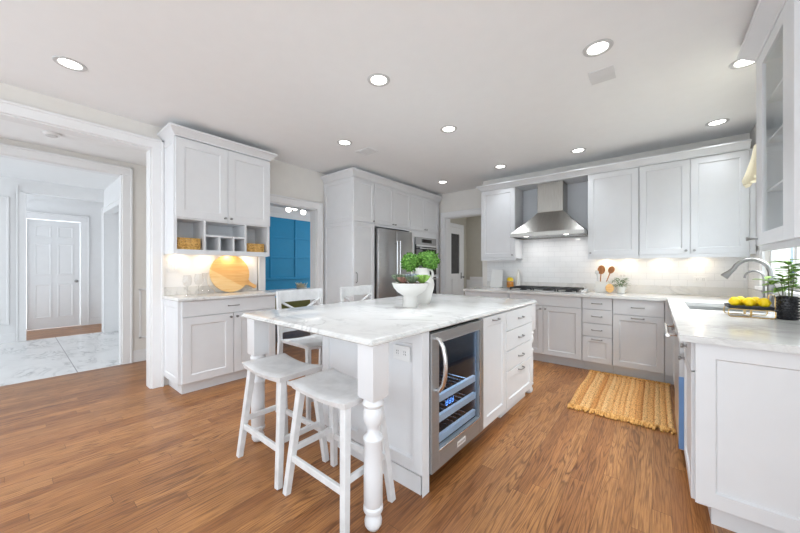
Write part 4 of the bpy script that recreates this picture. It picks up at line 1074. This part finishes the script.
MB().box((x0+0.012, gy0, gz0), (x0+0.016, gy1, gz1)).build('door_pane', M['glass_cooler'], d)
m = MB()
m.box((x1-0.004, gy0-0.006, gz0-0.010), (x1+0.002, gy1+0.006, gz0), 0.001).box((x1-0.004, gy0-0.006, gz1), (x1+0.002, gy1+0.006, gz1+0.006), 0.001).box((x1-0.004, gy1, gz0), (x1+0.002, gy1+0.006, gz1), 0.001)
m.build('glass_trim', M['chrome'], d, smooth=0)
hp = [(x1-0.001, 0.505, 0.545), (x1+0.020, 0.505, 0.548), (x1+0.045, 0.505, 0.585), (x1+0.058, 0.505, 0.64), (x1+0.062, 0.505, 0.69), (x1+0.058, 0.505, 0.74), (x1+0.045, 0.505, 0.795), (x1+0.020, 0.505, 0.832), (x1-0.001, 0.505, 0.835)]
MB().tube(hp, [0.013]+[0.0125]*7+[0.013], 12).build('handle', M['chrome'], d)
b = MB().box((x1+0.0002, 0.735, 0.125), (x1+0.003, 0.835, 0.160), 0.001).build('badge', M['white_plastic'], d, 'small pale maker plate')
m = MB()
for k in range(9): m.box((x1+0.0031, 0.743+k*0.0095, 0.137), (x1+0.0034, 0.748+k*0.0095, 0.149))
b2 = m.build('badge_lines', M['nickel'], d)
for z in (0.195, 0.315, 0.435):
    s = MB().box((FX-0.035, gy0-0.02, z), (FX-0.012, gy1+0.02, z+0.042), 0.002).build('shelf', M['white_plastic'], t)
    m = MB()
    for k in range(9): m.tube([(FX-0.5, gy0+0.02+k*0.058, z+0.02), (FX-0.036, gy0+0.02+k*0.058, z+0.02)], 0.004, 6)
    m.build('shelf_rods', M['chrome'], s)
m = MB()
for k in range(3):
    a = 0.70+k*0.035
    m.box((FX-0.030, a, 0.378), (FX-0.0295, a+0.022, 0.381)).box((FX-0.030, a, 0.393), (FX-0.0295, a+0.022, 0.396)).box((FX-0.030, a, 0.378), (FX-0.0295, a+0.003, 0.411)).box((FX-0.030, a+0.019, 0.378), (FX-0.0295, a+0.022, 0.411))
m.build('display', M['display'], t, smooth=0)
MB().box((FX-0.52, gy0-0.03, 0.842), (FX-0.05, gy1+0.03, 0.847)).build('light_strip', M['cooler_led'], t)

plate('outlet_plate', (-0.222, 0.3992, 0.708), UX, NY, 0.122, 0.084, 'white outlet plate on the near end of the island')
XF = Matrix.Identity(4)

for yy in (0.55, 1.0):
    cl = bpy.data.lights.new('cooler_lamp', 'AREA'); cl.shape = 'RECTANGLE'; cl.size = 0.02; cl.size_y = 0.55; cl.energy = 2.2; cl.color = (0.6, 0.8, 1.0)
    lo = bpy.data.objects.new('cooler_lamp', cl); C.objects.link(lo)
    lo.matrix_world = Matrix.Translation((-0.972, 0.998, 0)) @ Matrix.Rotation(R(-1.3), 4, 'Z') @ Matrix.Translation((FX-0.008, 0.505 if yy < 0.8 else 1.07, 0.5)) @ Matrix.Rotation(R(90), 4, 'X' ) @ Matrix.Rotation(0 if yy > 0.8 else R(180), 4, 'Y')
# island decor
t = thing('pedestal_bowl', 'white pedestal bowl of small succulents on the island', 'bowl', (-1.556, 2.050, 0.9145))
cx, cy, z0 = -1.556, 2.050, 0.9145
MB().lathe([(0.058, 0), (0.060, 0.003), (0.056, 0.04), (0.055, 0.085), (0.062, 0.094), (0.10, 0.118), (0.135, 0.155), (0.152, 0.196), (0.146, 0.196), (0.128, 0.160), (0.095, 0.130), (0, 0.122)], (cx, cy, z0), 40).build('bowl', M['ceramic'], t)
MB().lathe([(0.0, 0.0), (0.139, 0.0), (0.12, 0.014), (0, 0.02)], (cx, cy, z0+0.172), 24).build('soil', M['soil'], t)
def rosette(c, r, mat, name='succulent'):
    m = MB(); c = Vector(c)
    for ring in range(4):
        n = 5+ring*2; el = R(84-ring*14)
        for k in range(n):
            a = 2*math.pi*(k+0.5*ring)/n; L = r*(0.75+0.12*ring)
            d = V(math.cos(a)*math.cos(el), math.sin(a)*math.cos(el), math.sin(el))
            q = V(0, 0, 1).rotation_difference(d).to_matrix().to_4x4()
            m.sphere(c+d*L*0.55, 1, (r*0.19, r*0.12, L*0.55), 8, q @ Matrix.Rotation(0, 4, 'Z'))
    m.build(name, mat, t)
M['succ2'] = paint('dusky_succulent', srgb(140, 104, 92), 0.5, var=0.3, scale=40)
M['succ3'] = paint('blue_succulent', srgb(128, 140, 148), 0.5, var=0.2, scale=40)
for dx, dy, r, mm in ((-0.085, -0.03, 0.062, 'succulent'), (-0.02, -0.07, 0.045, 'succ2'), (0.0, 0.03, 0.065, 'succ3'), (0.055, -0.055, 0.05, 'succulent'), (0.095, 0.03, 0.06, 'leaf'), (-0.045, 0.07, 0.055, 'succ2'), (0.05, 0.09, 0.05, 'succulent'), (-0.10, 0.045, 0.045, 'leaf')):
    rosette((cx+dx, cy+dy, z0+0.195), r*1.25, M[mm])
m = MB()
for i in range(26):
    a = random.uniform(0, 6.28); rr = 0.125*math.sqrt(random.random())
    m.sphere((cx+rr*math.cos(a), cy+rr*math.sin(a), z0+0.193-0.03*(rr/0.125)**2*0.3), random.uniform(0.008, 0.014), (1, 1, 0.8), 7)
m.build('pebbles', M['soil'], t, kind='stuff')

t = thing('handled_vase', 'tall white two-handled vase with round green moss heads behind the pedestal bowl', 'vase', (-1.622, 2.312, 0.9145))
cx, cy = -1.622, 2.312
MB().lathe([(0.060, 0), (0.066, 0.006), (0.082, 0.065), (0.100, 0.125), (0.107, 0.17), (0.099, 0.21), (0.080, 0.238), (0.066, 0.255), (0.063, 0.295), (0.068, 0.315), (0.064, 0.317), (0.057, 0.297), (0.057, 0.26), (0, 0.25)], (cx, cy, z0), 36).build('body', M['ceramic'], t)
for s in (-1, 1):
    d = V(0.79, 0.61, 0)*s
    c = V(cx, cy, z0)
    MB().tube([c+d*0.062+V(0, 0, 0.302), c+d*0.080+V(0, 0, 0.300), c+d*0.090+V(0, 0, 0.280), c+d*0.092+V(0, 0, 0.254), c+d*0.086+V(0, 0, 0.228)], 0.011, 10).build('handle', M['ceramic'], t)
def moss(c, r):
    m = MB(); c = Vector(c)
    m.sphere(c, r*0.9, (1, 1, 1), 20)
    n = 320
    for i in range(n):
        zz = 1-2*(i+0.5)/n; a = i*2.39996; rr = math.sqrt(1-zz*zz); d = V(rr*math.cos(a), rr*math.sin(a), zz)
        jit = V(random.uniform(-1, 1), random.uniform(-1, 1), random.uniform(-1, 1))
        b = c+d*r*0.86
        leaf(m, b, b+(d*0.5+jit*0.55)*r*0.32, r*0.20, 0.0, jit)
    m.build('moss_head', M['moss'] if 'moss' in M else M['green_hull'], t, fix=False)
k = NT('moss_leaves'); v = k.coord((1, 1, 1)); f = k.noise(v, 70, 3)
k.l(k.ramp(f, [(0.3, srgb(36, 74, 18)), (0.5, srgb(86, 138, 44)), (0.75, srgb(142, 186, 92))]), k.p.inputs['Base Color']); k.p.inputs['Roughness'].default_value = 0.7
M['moss'] = k.m
moss((cx-0.082, cy-0.070, z0+0.368), 0.082); moss((cx+0.055, cy+0.04, z0+0.382), 0.084); moss((cx-0.03, cy+0.06, z0+0.405), 0.058)
m = MB()
for dx, dy in ((-0.06, -0.04), (0.06, 0.045), (-0.01, 0.04)): m.tube([(cx, cy, z0+0.25), (cx+dx*0.5, cy+dy*0.5, z0+0.312), (cx+dx, cy+dy, z0+0.35)], 0.006, 6)
m.build('stem', M['stem'], t)

# ================================================================== STOOLS AND CHAIRS
def saddle(m, x0, x1, y0, y1, zt, th, dip, axis='y'):
    nx, ny = 14, 14; T = []; B = []
    for i in range(nx+1):
        ra, rb = [], []
        for j in range(ny+1):
            u = i/nx; v = j/ny
            w = (2*v-1) if axis == 'y' else (2*u-1)
            edge = min(u, 1-u, v, 1-v); rnd = 0.010*max(0, 1-edge/0.06)**2
            z = zt - dip*(1-w*w) - rnd
            x = x0+(x1-x0)*u; y = y0+(y1-y0)*v
            ra.append(m.bm.verts.new((x, y, z))); rb.append(m.bm.verts.new((x0+(x1-x0)*(0.03+0.94*u), y0+(y1-y0)*(0.03+0.94*v), zt-th-dip*(1-w*w)*0.5)))
        T.append(ra); B.append(rb)
    f = m.bm.faces.new
    for i in range(nx):
        for j in range(ny):
            f((T[i][j], T[i+1][j], T[i+1][j+1], T[i][j+1])); f((B[i][j], B[i][j+1], B[i+1][j+1], B[i+1][j]))
    for i in range(nx):
        f((T[i][0], B[i][0], B[i+1][0], T[i+1][0])); f((T[i][ny], T[i+1][ny], B[i+1][ny], B[i][ny]))
    for j in range(ny):
        f((T[0][j], T[0][j+1], B[0][j+1], B[0][j])); f((T[nx][j], B[nx][j], B[nx][j+1], T[nx][j+1]))
    return m

def make_stool(label, loc):
    t = thing('saddle_stool', label, 'stool', (0, 0, 0), 'stools at the near end of the island')
    saddle(MB(), -0.230, 0.230, -0.152, 0.152, 0.622, 0.044, 0.024, 'x').build('seat', M['stool'], t, smooth=50)
    top, bot = {}, {}
    for sx in (-1, 1):
        for sy in (-1, 1):
            a = V(sx*0.180, sy*0.108, 0.590); b = V(sx*0.238, sy*0.163, 0.0)
            top[sx, sy], bot[sx, sy] = a, b
            MB().bar(b, a, 0.034, 0.034, (0, 1, 0), 0.003, 0.040, 0.040).build('leg', M['stool'], t, smooth=0)
    at = lambda k, z: bot[k].lerp(top[k], z/0.59)
    for sy in (-1, 1): MB().bar(at((-1, sy), 0.20), at((1, sy), 0.20), 0.020, 0.036).build('stretcher', M['stool'], t, smooth=0)
    for sx in (-1, 1): MB().bar(at((sx, -1), 0.245), at((sx, 1), 0.245), 0.020, 0.034).build('stretcher', M['stool'], t, smooth=0)
    t.location = loc
    return t
s1 = make_stool('white saddle-seat counter stool nearer the left worktop, its left legs beside the turned leg', (-1.878, 1.105, 0.0003))
s2 = copy_tree(s1); s2.location = (-1.328, 1.110, 0.0003)
s2['label'] = 'white saddle-seat counter stool beside the near turned island leg'

def make_chair(label, loc):
    t = thing('cross_back_chair', label, 'chair', (0, 0, 0), 'white cross-back chairs on the far side of the island')
    W = 0.215
    saddle(MB(), 0.0, 0.40, -0.215, 0.215, 0.632, 0.036, 0.016, 'y').build('seat', M['stool'], t, smooth=50)
    for s in (-1, 1):
        p = [V(-0.035, s*W, 0), V(-0.004, s*W, 0.60), V(-0.03, s*W*1.01, 1.02)]
        m = MB().bar(p[0], p[1], 0.030, 0.040, (0, 1, 0)).bar(p[1]-V(0, 0, 0.003), p[2], 0.028, 0.034, (0, 1, 0))
        m.build('back_leg', M['stool'], t, smooth=0)
        MB().bar(V(0.385, s*W*0.95, 0), V(0.365, s*W*0.9, 0.60), 0.030, 0.030, (0, 1, 0), 0.003, 0.036, 0.036).build('front_leg', M['stool'], t, smooth=0)
        MB().bar(V(-0.02, s*W, 0.28), V(0.375, s*W*0.93, 0.28), 0.018, 0.03).build('stretcher', M['stool'], t, smooth=0)
    MB().bar(V(0.378, -W*0.93, 0.20), V(0.378, W*0.93, 0.20), 0.018, 0.034).build('stretcher', M['stool'], t, smooth=0)
    m = MB(); n = 10; rings = []
    for i in range(n+1):
        y = -W*1.08+2.16*W*i/n; c = -0.028-0.018*(1-(y/W)**2)
        rings.append([(c-0.011, y, 0.935), (c+0.011, y, 0.935), (c+0.007, y, 1.035), (c-0.013, y, 1.035)])
    m.loft(rings).build('top_rail', M['stool'], t, smooth=30)
    MB().bar(V(-0.012, -W, 0.70), V(-0.012, W, 0.70), 0.020, 0.045).build('lower_rail', M['stool'], t, smooth=0)
    MB().bar(V(-0.014, -W*0.95, 0.715), V(-0.030, W*0.95, 0.945), 0.016, 0.032, (1, 0, 0)).build('cross_slat', M['stool'], t, smooth=0)
    MB().bar(V(-0.020, W*0.95, 0.715), V(-0.036, -W*0.95, 0.945), 0.016, 0.032, (1, 0, 0)).build('cross_slat', M['stool'], t, smooth=0)
    t.location = loc
    return t
c1 = make_chair('white cross-back chair at the island in front of the blue doorway', (-2.475, 1.655, 0.0003))
c2 = copy_tree(c1); c2.location = (-2.475, 2.345, 0.0003)
c2['label'] = 'white cross-back chair at the island in front of the pantry cabinet'

# ================================================================== DINING ROOM BITS
t = thing('dining_table', 'white dining table edge seen through the blue doorway', 'table', (-5.9, 3.6, 0))
MB().box((-6.4, 2.75, 0.72), (-5.4, 4.45, 0.755), 0.004).build('tabletop', M['trim'], t)
for x in (-6.33, -5.47):
    for y in (2.82, 4.38): MB().box((x-0.035, y-0.035, 0), (x+0.035, y+0.035, 0.7195)).build('leg', M['trim'], t)
t = thing('table_flowers', 'small bowl of dried tan flowers on the dining table', 'flowers', (-5.6, 3.72, 0.756))
MB().lathe([(0.05, 0), (0.09, 0.04), (0.10, 0.08), (0.09, 0.08), (0, 0.05)], (-5.6, 3.72, 0.7555), 18).build('bowl', M['ceramic'], t)
m = MB()
for i in range(50):
    a = random.uniform(0, 6.28); b = V(-5.6+0.05*math.cos(a), 3.72+0.05*math.sin(a), 0.82)
    leaf(m, b, b+V(math.cos(a)*0.08, math.sin(a)*0.08, random.uniform(0.03, 0.14)), 0.03, 0.1)
m.build('petals', M['fabric'], t, fix=False)
t = thing('dining_bench', 'olive upholstered bench with low back in the dining room behind the cross-back chair', 'bench', (-4.95, 3.0, 0))
MB().box((-5.2, 2.3, 0.36), (-4.75, 3.75, 0.48), 0.02, 2).build('cushion', M['olive'], t)
MB().box((-5.26, 2.3, 0.40), (-5.201, 3.75, 0.70), 0.02, 2).build('backrest', M['olive'], t)
for x in (-5.15, -4.8):
    for y in (2.36, 3.69): MB().box((x-0.025, y-0.025, 0), (x+0.025, y+0.025, 0.3595)).build('leg', M['spoon'], t)
t = thing('track_light', 'brass ceiling track light with white globes in the dining room', 'ceiling light', (-5.6, 3.5, 2.55))
MB().box((-5.62, 3.30, 2.50), (-5.58, 3.95, 2.52), 0.003).tube([(-5.6, 3.5, 2.52), (-5.6, 3.5, 2.7195)], 0.012, 8).build('bar', M['gold'], t)
for x, y, z in ((-5.6, 3.43, 2.375), (-5.68, 3.62, 2.44), (-5.6, 3.76, 2.365)): MB().sphere((x, y, z), 0.052, (1, 1, 1), 16).build('globe', M['lamp'], t)

# ================================================================== CEILING FITTINGS
def make_light(label, loc):
    t = thing('recessed_light', label, 'ceiling light', (0, 0, 0), 'recessed ceiling lights')
    MB().lathe([(0.060, -0.001), (0.066, -0.006), (0.084, -0.005), (0.088, -0.0005), (0.060, -0.0004)], (0, 0, 0), 32).build('trim_ring', M['ring'], t)
    MB().lathe([(0.0, -0.003), (0.040, -0.003), (0.0595, -0.0015), (0.0595, -0.0006), (0, -0.0005)], (0, 0, 0), 28).build('lamp_lens', M['lamp'], t)
    t.location = loc
    return t
lights = [(-3.25, 0.265, 'recessed light with bright lens over the wide hall opening, largest in the ceiling at left'), (-1.673, 1.798, 'recessed light above the middle of the island'), (-0.303, 2.452, 'recessed light beside the square grey ceiling plate'),
          (-1.695, 2.898, 'recessed light above the far end of the island'), (-2.817, 2.447, 'recessed light beside the slim white ceiling vent'), (-1.745, 4.44, 'recessed light in front of the wall cabinet left of the hood'),
          (-2.825, 4.63, 'recessed light nearest the oven cabinet and far doorway'), (-0.755, 4.44, 'recessed light just right of the hood chimney'), (0.472, 4.46, 'recessed light in front of the two-door wall cabinet by the window'), (0.492, 3.269, 'recessed light beside the crown of the glazed cabinet')]
first = None
ld = bpy.data.lights.new('recessed_lamp', 'AREA'); ld.shape = 'DISK'; ld.size = 0.12; ld.energy = LAMP_W; ld.color = (0.87, 0.94, 1.0); ld.spread = R(84)
ldn = ld.copy(); ldn.energy = LAMP_W*0.22      # dimmer lamps close to the cabinets
for x, y, lab in lights:
    if first is None: o = first = make_light(lab, (x, y, CZ-0.0005))
    else:
        o = copy_tree(first); o.location = (x, y, CZ-0.0005); o['label'] = lab
    lo = bpy.data.objects.new('recessed_lamp', ldn if y > 4.4 else ld); C.objects.link(lo); lo.location = (x, y, CZ-0.012)
t = thing('ceiling_plate', 'square grey speaker plate in the ceiling beside a recessed light', 'speaker', (-0.32, 2.82, CZ-0.005))
MB().box((-0.40, 2.725, CZ-0.006), (-0.24, 2.915, CZ-0.0006), 0.002).build('grille', paint('grey_mesh', (0.74, 0.74, 0.75), 0.7), t)
t = thing('ceiling_vent', 'slim white air vent in the ceiling near the pantry cabinet', 'vent', (-2.81, 2.80, CZ-0.01))
m = MB().cells([-2.925, -2.905, -2.715, -2.695], [2.72, 2.74, 2.87, 2.89], lambda i, j: not (i == 1 and j == 1), CZ-0.010, CZ-0.0006)
m.build('frame', M['white_plastic'], t, smooth=0)
m = MB()
for i in range(6): m.box((-2.905, 2.745+i*0.021, CZ-0.008), (-2.715, 2.757+i*0.021, CZ-0.003))
m.build('slats', M['white_plastic'], t, smooth=0)
t = thing('smoke_detector', 'round white smoke detector on the hall ceiling', 'smoke detector', (-4.71, 0.254, 2.55))
MB().lathe([(0.0, 0), (0.04, 0), (0.045, 0.006), (0.045, 0.010)], (-4.71, 0.254, 2.548), 24).build('grille', M['ring'], t)
MB().lathe([(0.05, 0), (0.062, 0.006), (0.066, 0.022), (0.066, 0.027)], (-4.71, 0.254, 2.557), 28).build('body', M['white_plastic'], t)

# warm lamps under the wall cabinets
def puck(x, y, z, e=PUCK_W, col=(1.0, 0.80, 0.55)):
    MB().lathe([(0.0, 0), (0.022, 0), (0.028, 0.003), (0.028, 0.0055)], (x, y, z-0.006), 18).build('puck_light', M['lamp_warm'], None, PL.pop(0), 'puck light', 'warm puck lights under the wall cabinets')
    l = bpy.data.lights.new('puck_lamp', 'AREA'); l.shape = 'DISK'; l.size = 0.05; l.energy = e; l.color = col
    o = bpy.data.objects.new('puck_lamp', l); C.objects.link(o); o.location = (x, y, z-0.010)
PL = ['warm puck light above the switch plate', 'warm puck light above the wine glasses', 'warm puck light above the left half of the paddle board', 'warm puck light above the right half of the paddle board',
      'warm puck light above the wooden spoons', 'warm puck light above the outlet behind the spoons', 'warm puck light left of centre under the two-door wall cabinet', 'warm puck light above the outlet by the sink corner']
for y in (1.13, 1.38, 1.62, 1.86): puck(-3.90, y, 1.3995)
for x in (-0.52, -0.28, 0.05, 0.38): puck(x, 4.93, 1.3715)
